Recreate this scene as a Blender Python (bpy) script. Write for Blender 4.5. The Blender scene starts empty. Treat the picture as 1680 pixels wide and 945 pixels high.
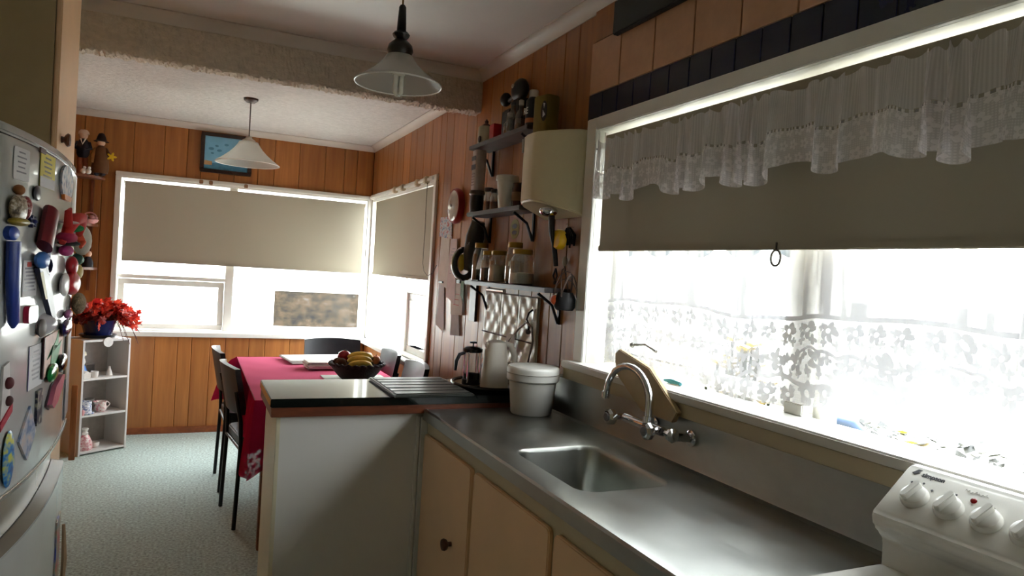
import bpy, bmesh, math, random
from mathutils import Vector, Matrix
random.seed(7)
PI = math.pi
sc = bpy.context.scene
COL = sc.collection

# ------------------------------------------------------------------ camera
YAW, PITCH, ROLL, FPX = 0.42815, -0.020509, 0.061485, 1150.69
f_ = Vector((math.sin(YAW)*math.cos(PITCH), math.cos(YAW)*math.cos(PITCH), math.sin(PITCH)))
r_ = Vector((math.cos(YAW), -math.sin(YAW), 0)); u_ = r_.cross(f_)
r2 = math.cos(ROLL)*r_ + math.sin(ROLL)*u_; u2 = -math.sin(ROLL)*r_ + math.cos(ROLL)*u_
cd = bpy.data.cameras.new('camera'); cam = bpy.data.objects.new('camera', cd); COL.objects.link(cam)
cd.sensor_width = 36; cd.lens = FPX/1680*36; cd.clip_start = 0.02
cam.matrix_world = Matrix(((r2.x, u2.x, -f_.x, 0), (r2.y, u2.y, -f_.y, 0), (r2.z, u2.z, -f_.z, 1.4186), (0, 0, 0, 1)))
sc.camera = cam

# ------------------------------------------------------------------ world: bright overcast sky
w = bpy.data.worlds.new('overcast_sky'); sc.world = w; w.use_nodes = True
w.node_tree.nodes['Background'].inputs[0].default_value = (0.90, 0.965, 1.0, 1)
w.node_tree.nodes['Background'].inputs[1].default_value = 14.5

# ------------------------------------------------------------------ colour management, sampling
sc.view_settings.view_transform = 'Standard'; sc.view_settings.look = 'None'
sc.view_settings.gamma = 1.0; sc.view_settings.use_curve_mapping = False
sc.view_settings.exposure = 0.62
sc.cycles.use_denoising = True
sc.cycles.max_bounces = 12; sc.cycles.diffuse_bounces = 6; sc.cycles.transparent_max_bounces = 24
sc.cycles.sample_clamp_indirect = 8.0
sc.cycles.caustics_reflective = False; sc.cycles.caustics_refractive = False

def portal(name, loc, rot, sx, sy):        # guides sky sampling through a window opening, emits nothing itself
    l = bpy.data.lights.new(name, 'AREA'); l.shape = 'RECTANGLE'; l.size = sx; l.size_y = sy; l.cycles.is_portal = True
    o = bpy.data.objects.new(name, l); COL.objects.link(o); o.location = loc; o.rotation_euler = rot
portal('kitchen_window_portal', (1.53, 1.34, 1.54), (0, PI/2, 0), 0.92, 1.98)
portal('far_window_portal', (0.42, 6.235, 1.40), (-PI/2, 0, 0), 1.86, 1.20)
portal('side_window_portal', (1.53, 5.16, 1.40), (0, PI/2, 0), 1.20, 1.72)

# ------------------------------------------------------------------ materials
def lin(c):
    return tuple(((v/255)/12.92 if v/255 <= .04045 else ((v/255+.055)/1.055)**2.4) for v in c[:3]) + (1,)
class E:                                   # tiny expression builder on math nodes
    def __init__(s, nt, v): s.nt = nt; s.v = v
    def op(s, o, *a):
        n = s.nt.nodes.new('ShaderNodeMath'); n.operation = o
        for i, x in enumerate((s,)+a):
            x = x.v if isinstance(x, E) else x
            if isinstance(x, (int, float)): n.inputs[i].default_value = x
            else: s.nt.links.new(x, n.inputs[i])
        return E(s.nt, n.outputs[0])
    def __add__(s, o): return s.op('ADD', o)
    def __sub__(s, o): return s.op('SUBTRACT', o)
    def __mul__(s, o): return s.op('MULTIPLY', o)
    def __truediv__(s, o): return s.op('DIVIDE', o)
    def lt(s, o): return s.op('LESS_THAN', o)
    def gt(s, o): return s.op('GREATER_THAN', o)
    def frac(s): return s.op('FRACT')
    def floor(s): return s.op('FLOOR')
    def abs(s): return s.op('ABSOLUTE')
    def cos(s): return s.op('COSINE')
    def sin(s): return s.op('SINE')
    def sqrt(s): return s.op('SQRT')
    def atan2(s, o): return s.op('ARCTAN2', o)
    def mx(s, o): return s.op('MAXIMUM', o)
    def mn(s, o): return s.op('MINIMUM', o)
MATS = {}
def newmat(name):
    m = bpy.data.materials.new(name); m.use_nodes = True; MATS[name] = m
    nt = m.node_tree; return m, nt, nt.nodes['Principled BSDF']
def link(nt, a, b): nt.links.new(a, b)
def pos_noise(nt, scale, stretch=(1, 1, 1), detail=3, rnd=False, rough=.55):
    g = nt.nodes.new('ShaderNodeNewGeometry'); mp = nt.nodes.new('ShaderNodeMapping'); mp.inputs['Scale'].default_value = stretch
    src = g.outputs['Position']
    if rnd:
        oi = nt.nodes.new('ShaderNodeObjectInfo'); ad = nt.nodes.new('ShaderNodeVectorMath'); ad.operation = 'ADD'
        ml = nt.nodes.new('ShaderNodeMath'); ml.operation = 'MULTIPLY'; ml.inputs[1].default_value = 37.0
        link(nt, oi.outputs['Random'], ml.inputs[0]); link(nt, src, ad.inputs[0]); link(nt, ml.outputs[0], ad.inputs[1]); src = ad.outputs[0]
    link(nt, src, mp.inputs['Vector'])
    n = nt.nodes.new('ShaderNodeTexNoise'); n.inputs['Scale'].default_value = scale; n.inputs['Detail'].default_value = detail; n.inputs['Roughness'].default_value = rough
    link(nt, mp.outputs[0], n.inputs['Vector']); return n.outputs['Fac']
def ramp(nt, fac, stops):
    r = nt.nodes.new('ShaderNodeValToRGB'); e = r.color_ramp.elements
    e[0].position, e[0].color = stops[0][0], stops[0][1]; e[1].position, e[1].color = stops[-1][0], stops[-1][1]
    for p, c in stops[1:-1]:
        k = e.new(p); k.color = c
    link(nt, fac, r.inputs[0]); return r.outputs[0]
def add_bump(nt, p, fac, strength, dist=.002):
    b = nt.nodes.new('ShaderNodeBump'); b.inputs['Strength'].default_value = strength; b.inputs['Distance'].default_value = dist
    link(nt, fac, b.inputs['Height']); link(nt, b.outputs[0], p.inputs['Normal'])
def mat(name, col, rough=.5, metal=0, var=.10, scale=30, bump=0, bscale=120, bdist=.002, spec=.5, coat=0, emit=None, stretch=(1, 1, 1), trans=0, ior=1.45):
    if name in MATS: return MATS[name]
    m, nt, p = newmat(name); c = lin(col)
    if var:
        f = pos_noise(nt, scale, stretch)
        lo = tuple(max(0, v*(1-var)) for v in c[:3])+(1,); hi = tuple(min(1, v*(1+var)) for v in c[:3])+(1,)
        link(nt, ramp(nt, f, [(.3, lo), (.7, hi)]), p.inputs['Base Color'])
    else: p.inputs['Base Color'].default_value = c
    p.inputs['Roughness'].default_value = rough; p.inputs['Metallic'].default_value = metal
    p.inputs['Specular IOR Level'].default_value = spec; p.inputs['Coat Weight'].default_value = coat
    p.inputs['Transmission Weight'].default_value = trans; p.inputs['IOR'].default_value = ior
    if bump: add_bump(nt, p, pos_noise(nt, bscale, stretch), bump, bdist)
    m.diffuse_color = c
    return m
def wood(name, c1, c2, stretch, rough=.35, scale=6, rv=.35, coat=0.0, bump=.1):
    m, nt, p = newmat(name)
    f = pos_noise(nt, scale, stretch, 5, True, .6)
    col = ramp(nt, f, [(.28, lin(c1)), (.72, lin(c2))])
    oi = nt.nodes.new('ShaderNodeObjectInfo'); hv = nt.nodes.new('ShaderNodeHueSaturation')
    mr = nt.nodes.new('ShaderNodeMapRange'); mr.inputs['To Min'].default_value = 1-rv; mr.inputs['To Max'].default_value = 1+rv
    link(nt, oi.outputs['Random'], mr.inputs['Value']); link(nt, mr.outputs[0], hv.inputs['Value']); link(nt, col, hv.inputs['Color'])
    link(nt, hv.outputs[0], p.inputs['Base Color']); p.inputs['Roughness'].default_value = rough; p.inputs['Coat Weight'].default_value = coat
    add_bump(nt, p, f, bump, .001); return m
def glass(name, tint=(1, 1, 1), refl=.08, rough=.02, edge=.55):   # thin window / jar glass: passes light straight through
    m, nt, p = newmat(name); out = nt.nodes['Material Output']
    t = nt.nodes.new('ShaderNodeBsdfTransparent'); t.inputs[0].default_value = (*tint, 1)
    g = nt.nodes.new('ShaderNodeBsdfGlossy'); g.inputs['Roughness'].default_value = rough
    lw = nt.nodes.new('ShaderNodeLayerWeight'); lw.inputs[0].default_value = .35
    ml = nt.nodes.new('ShaderNodeMath'); ml.operation = 'MULTIPLY_ADD'; ml.inputs[1].default_value = edge; ml.inputs[2].default_value = refl
    link(nt, lw.outputs['Facing'], ml.inputs[0])
    mx = nt.nodes.new('ShaderNodeMixShader'); link(nt, ml.outputs[0], mx.inputs[0]); link(nt, t.outputs[0], mx.inputs[1]); link(nt, g.outputs[0], mx.inputs[2])
    link(nt, mx.outputs[0], out.inputs[0]); return m
def cloth(name, col, transl=.3, cover=None, cfun=None, rough=.9):   # fabric: diffuse + translucent, with see-through weave
    m, nt, p = newmat(name); out = nt.nodes['Material Output']
    d = nt.nodes.new('ShaderNodeBsdfDiffuse'); d.inputs[0].default_value = lin(col)
    t = nt.nodes.new('ShaderNodeBsdfTranslucent'); t.inputs[0].default_value = lin(col)
    m1 = nt.nodes.new('ShaderNodeMixShader'); m1.inputs[0].default_value = transl
    link(nt, d.outputs[0], m1.inputs[1]); link(nt, t.outputs[0], m1.inputs[2]); s = m1.outputs[0]
    if cover is not None or cfun is not None:
        tr = nt.nodes.new('ShaderNodeBsdfTransparent'); m2 = nt.nodes.new('ShaderNodeMixShader')
        if cfun: 
            uv = nt.nodes.new('ShaderNodeUVMap'); sp = nt.nodes.new('ShaderNodeSeparateXYZ'); link(nt, uv.outputs[0], sp.inputs[0])
            c = cfun(nt, E(nt, sp.outputs[0]), E(nt, sp.outputs[1])); link(nt, c.v, m2.inputs[0])
        else: m2.inputs[0].default_value = cover
        link(nt, tr.outputs[0], m2.inputs[1]); link(nt, s, m2.inputs[2]); s = m2.outputs[0]
    link(nt, s, out.inputs[0]); return m

BOARD = wood('varnished_rimu', (144, 87, 42), (176, 116, 58), (7, 7, .4), .42, 4, .16, .0)
BOARDG = mat('groove_brown', (58, 26, 12), .7)
SKIRT = wood('skirting_wood', (110, 55, 25), (150, 82, 40), (3, 3, 3), .4, 6, .1)
WHITEP = mat('white_gloss_paint', (226, 224, 216), .35, var=.04, scale=6)
CREAMP = mat('cream_paint', (205, 192, 160), .5, var=.05, scale=5)
CEILK = mat('kitchen_ceiling_paint', (220, 217, 211), .45, var=.03, scale=3)
CORN = mat('cornice_paint', (208, 200, 190), .5, var=.03, scale=4)
STIP = mat('stipple_plaster', (208, 204, 200), .85, var=.12, scale=60, bump=.9, bscale=70, bdist=.012, stretch=(.5, 1.4, 1))
CARPET = mat('carpet', (184, 200, 194), .95, var=.38, scale=75, bump=.8, bscale=260, bdist=.006, spec=.1)
BLACKV = mat('black_vinyl', (13, 14, 18), .34, var=.15, scale=60, bump=.15, bscale=300)
BLACKM = mat('black_steel', (14, 14, 15), .35, var=.1)
DARKW = wood('dark_shelf_wood', (38, 24, 18), (66, 42, 30), (3, 3, 12), .4, 8, .15)
KNOBW = wood('knob_wood', (70, 34, 18), (104, 56, 30), (6, 6, 6), .35, 8, .1)
CHROME = mat('chrome', (215, 216, 218), .10, 1.0, var=.03)
def steel():
    m, nt, p = newmat('stainless_steel')
    f = pos_noise(nt, 7, (1, .6, 1), 5, False, .6)
    link(nt, ramp(nt, f, [(.25, lin((152, 154, 148))), (.75, lin((174, 176, 170)))]), p.inputs['Base Color'])
    r = nt.nodes.new('ShaderNodeMapRange'); r.inputs['To Min'].default_value = .22; r.inputs['To Max'].default_value = .42
    link(nt, f, r.inputs['Value']); link(nt, r.outputs[0], p.inputs['Roughness']); p.inputs['Metallic'].default_value = 1
    add_bump(nt, p, pos_noise(nt, 220, (1, .12, 1), 3), .06, .001); return m
STEEL = steel()
DRAWN = mat('drawn_steel_dark', (96, 92, 90), .38, 1.0, var=.15, scale=8)
GLASS = glass('window_glass', refl=.006, edge=.04)
JARG = glass('jar_glass', (.90, .93, .92), .10)
SHADEG = None
def frosted():
    m, nt, p = newmat('frosted_glass'); out = nt.nodes['Material Output']
    t = nt.nodes.new('ShaderNodeBsdfTransparent'); d = nt.nodes.new('ShaderNodeBsdfTranslucent'); d.inputs[0].default_value = lin((205, 202, 194))
    df = nt.nodes.new('ShaderNodeBsdfPrincipled'); df.inputs['Base Color'].default_value = lin((200, 197, 188)); df.inputs['Roughness'].default_value = .35; df.inputs['Specular IOR Level'].default_value = .25
    a = nt.nodes.new('ShaderNodeMixShader'); a.inputs[0].default_value = .45; link(nt, df.outputs[0], a.inputs[1]); link(nt, d.outputs[0], a.inputs[2])
    b = nt.nodes.new('ShaderNodeMixShader'); b.inputs[0].default_value = .55; link(nt, t.outputs[0], b.inputs[1]); link(nt, a.outputs[0], b.inputs[2])
    link(nt, b.outputs[0], out.inputs[0]); return m
SHADEG = frosted()
BLIND = cloth('blind_fabric', (170, 163, 146), .006)
PLAST = mat('white_plastic', (222, 220, 212), .4, var=.04, scale=8)

# ------------------------------------------------------------------ geometry helpers
class G:
    def __init__(s): s.v = []; s.f = []; s.uv = {}
    def add(s, vs, fs):
        o = len(s.v); s.v += [tuple(v) for v in vs]; s.f += [tuple(i+o for i in f) for f in fs]; return s
    def box(s, x0, y0, z0, x1, y1, z1):
        return s.add([(x0, y0, z0), (x1, y0, z0), (x1, y1, z0), (x0, y1, z0), (x0, y0, z1), (x1, y0, z1), (x1, y1, z1), (x0, y1, z1)],
                     [(3, 2, 1, 0), (4, 5, 6, 7), (0, 1, 5, 4), (1, 2, 6, 5), (2, 3, 7, 6), (3, 0, 4, 7)])
    def lathe(s, prof, n=20, c=(0, 0, 0), ax='z', a0=0):
        vs = []; fs = []
        for r, h in prof:
            for k in range(n):
                a = a0+2*PI*k/n; p = (r*math.cos(a), r*math.sin(a), h)
                if ax == 'x': p = (h, p[0], p[1])
                elif ax == 'y': p = (p[1], h, p[0])
                vs.append((p[0]+c[0], p[1]+c[1], p[2]+c[2]))
        for i in range(len(prof)-1):
            for k in range(n):
                fs.append((i*n+k, i*n+(k+1) % n, (i+1)*n+(k+1) % n, (i+1)*n+k))
        if prof[0][0] > 1e-6: fs.append(tuple(reversed(range(n))))
        if prof[-1][0] > 1e-6: fs.append(tuple(range((len(prof)-1)*n, len(prof)*n)))
        return s.add(vs, fs)
    def tube(s, pts, r, n=8, cap=True):
        P = [Vector(p) for p in pts]; R = r if isinstance(r, (list, tuple)) else [r]*len(P)
        vs = []; fs = []; prev = None
        for i, p in enumerate(P):
            t = (P[min(i+1, len(P)-1)]-P[max(i-1, 0)]).normalized()
            if prev is None:
                a = Vector((0, 0, 1)) if abs(t.z) < .9 else Vector((1, 0, 0)); u = t.cross(a).normalized()
            else: u = (prev-t*prev.dot(t)).normalized()
            prev = u; w_ = t.cross(u)
            for k in range(n):
                a = 2*PI*k/n; vs.append(p+(u*math.cos(a)+w_*math.sin(a))*R[i])
        for i in range(len(P)-1):
            for k in range(n): fs.append((i*n+k, i*n+(k+1) % n, (i+1)*n+(k+1) % n, (i+1)*n+k))
        if cap: fs += [tuple(reversed(range(n))), tuple(range((len(P)-1)*n, len(P)*n))]
        return s.add(vs, fs)
    def ball(s, c, rx, ry=None, rz=None, n=10):
        ry = ry or rx; rz = rz or rx; m = max(5, n//2+1); vs = []; fs = []
        for i in range(m+1):
            t = PI*i/m
            for k in range(n):
                a = 2*PI*k/n; vs.append((c[0]+rx*math.sin(t)*math.cos(a), c[1]+ry*math.sin(t)*math.sin(a), c[2]-rz*math.cos(t)))
        for i in range(m):
            for k in range(n): fs.append((i*n+k, i*n+(k+1) % n, (i+1)*n+(k+1) % n, (i+1)*n+k))
        return s.add(vs, fs)
    def prism(s, poly, fn, w0, w1):            # poly in (u,v), fn(u,v,w) -> xyz
        n = len(poly); vs = [fn(u, v, w0) for u, v in poly]+[fn(u, v, w1) for u, v in poly]
        fs = [tuple(reversed(range(n))), tuple(range(n, 2*n))]+[(k, (k+1) % n, n+(k+1) % n, n+k) for k in range(n)]
        return s.add(vs, fs)
    def grid(s, fn, nu, nv, uvf=None, closeu=False):
        o = len(s.v)
        for j in range(nv+1):
            for i in range(nu+1):
                s.v.append(tuple(fn(i/nu, j/nv)))
                if uvf: s.uv[len(s.v)-1] = uvf(i/nu, j/nv)
        for j in range(nv):
            for i in range(nu): s.f.append((o+j*(nu+1)+i, o+j*(nu+1)+i+1, o+(j+1)*(nu+1)+i+1, o+(j+1)*(nu+1)+i))
        return s
    def xf(s, M, start=0):
        s.v[start:] = [tuple(M @ Vector(v)) for v in s.v[start:]]; return s
ORG = {}
def obj(name, g, m, parent=None, smooth=None, bevel=0, segs=2, thick=0, sub=0):
    me = bpy.data.meshes.new(name)
    if isinstance(g, bpy.types.Mesh): me = g
    else: me.from_pydata(g.v, [], g.f)
    if not isinstance(g, bpy.types.Mesh):
        if g.uv:
            l = me.uv_layers.new(name='UVMap')
            for lp in me.loops: l.data[lp.index].uv = g.uv.get(lp.vertex_index, (0, 0))
        bm = bmesh.new(); bm.from_mesh(me)
        if not g.uv: bmesh.ops.remove_doubles(bm, verts=bm.verts, dist=1e-6)
        bmesh.ops.recalc_face_normals(bm, faces=bm.faces)
        if bevel: bmesh.ops.bevel(bm, geom=bm.edges[:], offset=bevel, segments=segs, affect='EDGES', clamp_overlap=True)
        bm.to_mesh(me); bm.free()
        if smooth or bevel:
            me.polygons.foreach_set('use_smooth', [True]*len(me.polygons)); me.set_sharp_from_angle(angle=math.radians(smooth if smooth and smooth > 1 else 40))
    for mm in (m if isinstance(m, (list, tuple)) else [m]): me.materials.append(mm)
    o = bpy.data.objects.new(name, me); COL.objects.link(o)
    if parent is not None:
        c = ORG[parent.name]; o.parent = parent
    else:
        xs = [v.co for v in me.vertices]; lo = [min(v[i] for v in xs) for i in range(3)]; hi = [max(v[i] for v in xs) for i in range(3)]
        c = Vector(((lo[0]+hi[0])/2, (lo[1]+hi[1])/2, lo[2])); o.location = c
    me.transform(Matrix.Translation(-c)); ORG[o.name] = c
    if thick: md = o.modifiers.new('thickness', 'SOLIDIFY'); md.thickness = thick; md.offset = 0
    if sub: md = o.modifiers.new('smooth', 'SUBSURF'); md.levels = sub; md.render_levels = sub
    return o
def tag(o, label, cat, group=None, kind=None):
    o['label'] = label; o['category'] = cat
    if group: o['group'] = group
    if kind: o['kind'] = kind
    return o
def thing(name, label, cat, loc=(0, 0, 0), rz=0, group=None, local=False):
    o = bpy.data.objects.new(name, None); COL.objects.link(o); o.location = loc; o.rotation_euler = (0, 0, rz); o.empty_display_size = .05
    ORG[o.name] = Vector((0, 0, 0)) if local else Vector(loc)
    return tag(o, label, cat, group)
def struct(name, g, m, label, parent=None, cat=None, **k):
    o = obj(name, g, m, parent, **k)
    if parent is None: o['kind'] = 'structure'; o['label'] = label; o['category'] = cat or name.split('_')[0]
    return o
def dup(root, loc, rz, label, group=None):
    r = root.copy(); COL.objects.link(r); r.location = loc; r.rotation_euler = (0, 0, rz); r['label'] = label
    if group: r['group'] = group
    ORG[r.name] = Vector((0, 0, 0))
    for ch in list(root.children):
        c = ch.copy(); COL.objects.link(c); c.parent = r
        for q in ch.children:
            d = q.copy(); COL.objects.link(d); d.parent = c
    return r
def rrect(x0, y0, x1, y1, r, n=5):
    out = []
    for cx, cy, a in ((x1-r, y1-r, 0), (x0+r, y1-r, PI/2), (x0+r, y0+r, PI), (x1-r, y0+r, 1.5*PI)):
        for k in range(n+1): out.append((cx+r*math.cos(a+PI/2*k/n), cy+r*math.sin(a+PI/2*k/n)))
    return out
def ell(rx, ry, n=18, cx=0, cy=0): return [(cx+rx*math.cos(2*PI*k/n), cy+ry*math.sin(2*PI*k/n)) for k in range(n)]
def textmesh(name, body, size, m, M, parent, bold=0.0):
    cu = bpy.data.curves.new(name, 'FONT'); cu.body = body; cu.size = size; cu.extrude = .0003; cu.offset = bold; cu.align_x = 'LEFT'
    t = bpy.data.objects.new(name, cu); COL.objects.link(t); dg = bpy.context.evaluated_depsgraph_get()
    me = bpy.data.meshes.new_from_object(t.evaluated_get(dg)); bpy.data.objects.remove(t); me.transform(M)
    return obj(name, me, m, parent)

W, D = 1.3906, 6.088          # inner faces of the window wall (x) and of the far wall (y)

# ================================================================== the room
g = G().box(-1.1, -1.6, -.12, 1.54, 6.24, 0)
struct('floor', g, CARPET, 'grey-green speckled carpet running through to the dining end', cat='floor')
g = G().box(-1.1, -1.6, 2.50, 1.54, 3.60, 2.62)
struct('ceiling', g, CEILK, 'smooth painted ceiling over the kitchen')
g = G().grid(lambda u, v: (-1.1+2.64*u, 3.69+2.55*v, 2.44), 2, 2); g.box(-1.1, 3.69, 2.441, 1.54, 6.24, 2.62)
struct('ceiling', g, STIP, 'rough stippled plaster ceiling over the dining end')
# rough plastered beam between kitchen and dining end
def rough_beam():
    g = G(); rnd = random.Random(3)
    prof = [(3.59, 2.55)]+[(3.59, 2.55-.0265*k) for k in range(1, 10)]+[(3.592, 2.29), (3.60, 2.283), (3.625, 2.281), (3.65, 2.281), (3.675, 2.282), (3.692, 2.288), (3.70, 2.30), (3.70, 2.55)]
    nx = 260; n = len(prof)
    off = [[(rnd.gauss(0, .0016), rnd.gauss(0, .0042)) if 9 <= j <= 16 else (rnd.gauss(0, .0013), 0) for j in range(n)] for i in range(nx+1)]
    vs = []; fs = []
    for i in range(nx+1):
        x = -.97+(W+.97)*i/nx
        for j, (y, z) in enumerate(prof):
            a, b = off[i][j]
            if j in (0, n-1): a = b = 0
            vs.append((x, y+a, z+b))
    for i in range(nx):
        for j in range(n-1): fs.append((i*n+j, i*n+j+1, (i+1)*n+j+1, (i+1)*n+j))
    fs += [tuple(range(n)), tuple(range(nx*n, nx*n+n))]
    return g.add(vs, fs)
struct('beam', rough_beam(), mat('beam_plaster', (206, 194, 176), .85, var=.10, scale=50, bump=.8, bscale=80, bdist=.01, stretch=(.6, 1, 1)), 'roughcast plaster beam between kitchen and dining ceiling', cat='beam')

def cornice(name, p0, p1, inward, z, s, label):     # coved moulding between wall and ceiling
    P0, P1, n = Vector(p0), Vector(p1), Vector(inward)
    prof = [(0, 0), (0, -s*1.15), (s*.12, -s*1.15), (s*.16, -s*.98), (s*.35, -s*.62), (s*.65, -s*.3), (s*.98, -s*.16), (s*1.15, -s*.12), (s*1.15, 0)]
    g = G(); vs = [(P.x+n.x*a, P.y+n.y*a, z+b) for P in (P0, P1) for a, b in prof]; k = len(prof)
    g.add(vs, [tuple(range(k)), tuple(range(2*k-1, k-1, -1))]+[(i, (i+1) % k, k+(i+1) % k, k+i) for i in range(k)])
    struct(name, g, CORN, label, cat='cornice', smooth=25)
cornice('trim_1', (W, -1.6, 0), (W, 3.59, 0), (-1, 0, 0), 2.50, .045, 'white coved cornice above the tiles and shelves')
cornice('trim_2', (-.97, 3.59, 0), (W, 3.59, 0), (0, -1, 0), 2.50, .045, 'white coved cornice along the kitchen face of the beam')
cornice('trim_3', (-.97, D, 0), (W, D, 0), (0, -1, 0), 2.44, .04, 'white cornice along the far dining wall')
cornice('trim_4', (W, 3.70, 0), (W, D, 0), (-1, 0, 0), 2.44, .04, 'white cornice above the corner window')
cornice('trim_5', (-.97, -1.6, 0), (-.97, 3.59, 0), (1, 0, 0), 2.50, .045, 'white cornice over the fridge side of the kitchen')

# --- walls
XB = 1.402
g = G().box(W, -1.6, 0, 1.54, .33, 2.6).box(W, .33, 0, 1.54, 2.40, 1.066).box(W, .33, 2.005, 1.54, 2.40, 2.6).box(W, 2.345, 1.066, 1.54, 2.40, 2.005)
g.box(XB, 2.40, 0, 1.54, 4.30, 2.6).box(XB, 4.30, 0, 1.54, 6.03, .79).box(XB, 4.30, 1.98, 1.54, 6.03, 2.6).box(XB, 6.03, 0, 1.54, 6.24, .79).box(XB, 6.03, 1.98, 1.54, 6.24, 2.6)
wall_r = struct('wall_right', g, [BOARDG, CREAMP], 'window wall, cream paint round the sink and wooden boards beyond', cat='wall')
for p in wall_r.data.polygons: p.material_index = 1 if p.index < 24 else 0
YB = D+.011
g = G().box(-1.1, YB, 0, XB, 6.24, .79).box(-1.1, YB, 1.98, XB, 6.24, 2.6).box(-1.1, YB, .79, -.54, 6.24, 1.98)
wall_f = struct('wall_far', g, BOARDG, 'far dining wall lined with vertical varnished wooden boards', cat='wall')
g = G().box(-1.1, -1.6, 0, -.97, 3.3, 2.6).box(-1.1, 3.3, 0, -.981, 6.24, 2.6)
wall_l = struct('wall_left', g, [CREAMP, BOARDG], 'long wall behind the fridge, cupboard and corner shelves', cat='wall')
for p in wall_l.data.polygons: p.material_index = 1 if p.index >= 6 else 0
g = G().box(-1.1, -1.72, 0, 1.54, -1.6, 2.6)
struct('wall_back', g, mat('tan_paint', (186, 172, 148), .6, var=.05, scale=4), 'plain tan painted wall behind the viewer', cat='wall')

def boards(wall, edges, z0, z1, fn, depth):
    for a, b in zip(edges[:-1], edges[1:]):
        a, b = min(a, b)+.0008, max(a, b)-.0008; c = .004
        obj('board', G().prism([(a, depth), (a, c), (a+c, 0), (b-c, 0), (b, c), (b, depth)], lambda u, v, w_: fn(u, v, w_), z0, z1), BOARD, wall)
FE = [-.97, -.774, -.649, -.45, -.241, -.08, .021, .155, .268, .446, .571, .767, .978, 1.138, 1.246, 1.39]
fw = lambda u, v, z: (u, D+v, z)
boards(wall_f, FE, 2.0, 2.43, fw, .012); boards(wall_f, FE, .03, .775, fw, .012); boards(wall_f, [-.97, -.774, -.649, -.55], .775, 2.0, fw, .012)
RE = [2.402, 2.53, 2.65, 2.83, 2.97, 3.13, 3.30, 3.45, 3.644, 3.80, 4.024, 4.162, 4.27]
RE2 = [4.27, 4.448, 4.618, 4.80, 4.957, 5.13, 5.30, 5.42, 5.60, 5.77, 5.93, 6.086]
rw = lambda u, v, z: (W+v, u, z)
boards(wall_r, RE, .03, 2.49, rw, .012); boards(wall_r, RE2, 2.0, 2.43, rw, .012); boards(wall_r, RE2, .03, .765, rw, .012)
boards(wall_l, [3.31, 3.5, 3.66, 3.85, 4.02, 4.21, 4.4, 4.55, 4.73, 4.9, 5.07, 5.22, 5.4, 5.6, 5.75, 5.92, 6.086], .03, 2.43, lambda u, v, z: (-.97-v, u, z), .012)
struct('baseboard_far', G().box(-.97, D-.016, 0, W-.016, D, .05), SKIRT, 'low varnished wooden skirting under the far window', cat='skirting', bevel=.003)
struct('baseboard_right', G().box(W-.016, 3.0, 0, W, D-.016, .05), SKIRT, 'low varnished wooden skirting under the corner window', cat='skirting', bevel=.003)

boards(wall_r, [1.40, 1.55, 1.74, 1.9, 2.07, 2.25, 2.402], 2.336, 2.455, lambda u, v, z: (W-.008+v, u, z), .009)
# --- tiles above the kitchen window, each a piece of the wall
BEIGET = mat('beige_tile', (194, 148, 112), .35, var=.06, scale=25)
BLUET = mat('navy_tile', (16, 18, 48), .16, var=.15, scale=25)
y = 2.412
while y > .3:
    obj('beige_tile', G().box(W-.009, y-.206, 2.134, W+.001, y-.003, 2.333), BEIGET, wall_r, bevel=.0015, segs=1); y -= .209
y = 2.412
while y > .3:
    obj('navy_tile', G().box(W-.009, y-.1005, 2.033, W+.001, y-.002, 2.131), BLUET, wall_r, bevel=.0015, segs=1); y -= .1025
tag(obj('box_pelmet', G().box(1.355, .3, 2.312, W-.0095, 2.225, 2.435), mat('black_stain', (15, 17, 15), .5, var=.2), bevel=.004), 'long black wooden box fixed above the beige tiles', 'pelmet')

# --- windows
def frame_rect(g, fn, a0, b0, a1, b1, wd, d0, d1):   # rectangular frame in plane coords (a horizontal, b up), depth d
    for (p, q, r, s) in ((a0, b0, a1, b0+wd), (a0, b1-wd, a1, b1), (a0, b0+wd, a0+wd, b1-wd), (a1-wd, b0+wd, a1, b1-wd)):
        P = fn(p, q, d0); Q = fn(r, s, d1); g.box(min(P[0], Q[0]), min(P[1], Q[1]), min(P[2], Q[2]), max(P[0], Q[0]), max(P[1], Q[1]), max(P[2], Q[2]))
    return g
def pbox(g, fn, a0, b0, d0, a1, b1, d1):
    P = fn(a0, b0, d0); Q = fn(a1, b1, d1); return g.box(min(P[0], Q[0]), min(P[1], Q[1]), min(P[2], Q[2]), max(P[0], Q[0]), max(P[1], Q[1]), max(P[2], Q[2]))
kf = lambda a, b, d: (W+d, a, b)          # kitchen / side windows, d>0 outwards
ff = lambda a, b, d: (a, D+d, b)          # far window
# kitchen window
g = frame_rect(G(), kf, .33, 1.066, 2.345, 2.005, .02, .0, .11)
win1 = struct('window_1', g, WHITEP, 'wide white timber kitchen window over the sink bench', cat='window')
g = G(); pbox(g, kf, 2.325, 1.03, -.018, 2.395, 2.033, .001); obj('architrave', g, WHITEP, win1, bevel=.003)
g = G(); pbox(g, kf, .30, 1.985, -.018, 2.325, 2.033, .001); obj('architrave', g, WHITEP, win1, bevel=.003)
g = G(); pbox(g, kf, .25, 1.066, -.062, 2.41, 1.094, .09); obj('window_sill', g, WHITEP, win1, bevel=.005)
g = G(); pbox(g, kf, .25, 1.022, -.050, 2.41, 1.066, .001); obj('apron', g, CREAMP, win1, bevel=.003)
g = G(); pbox(g, kf, 1.325, 1.10, .085, 1.395, 1.985, .145); obj('mullion', g, WHITEP, win1, bevel=.004)
g = G(); pbox(g, kf, 1.327, 1.094, .060, 1.392, 1.125, .087); obj('mullion_block', g, WHITEP, win1, bevel=.003)
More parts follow.
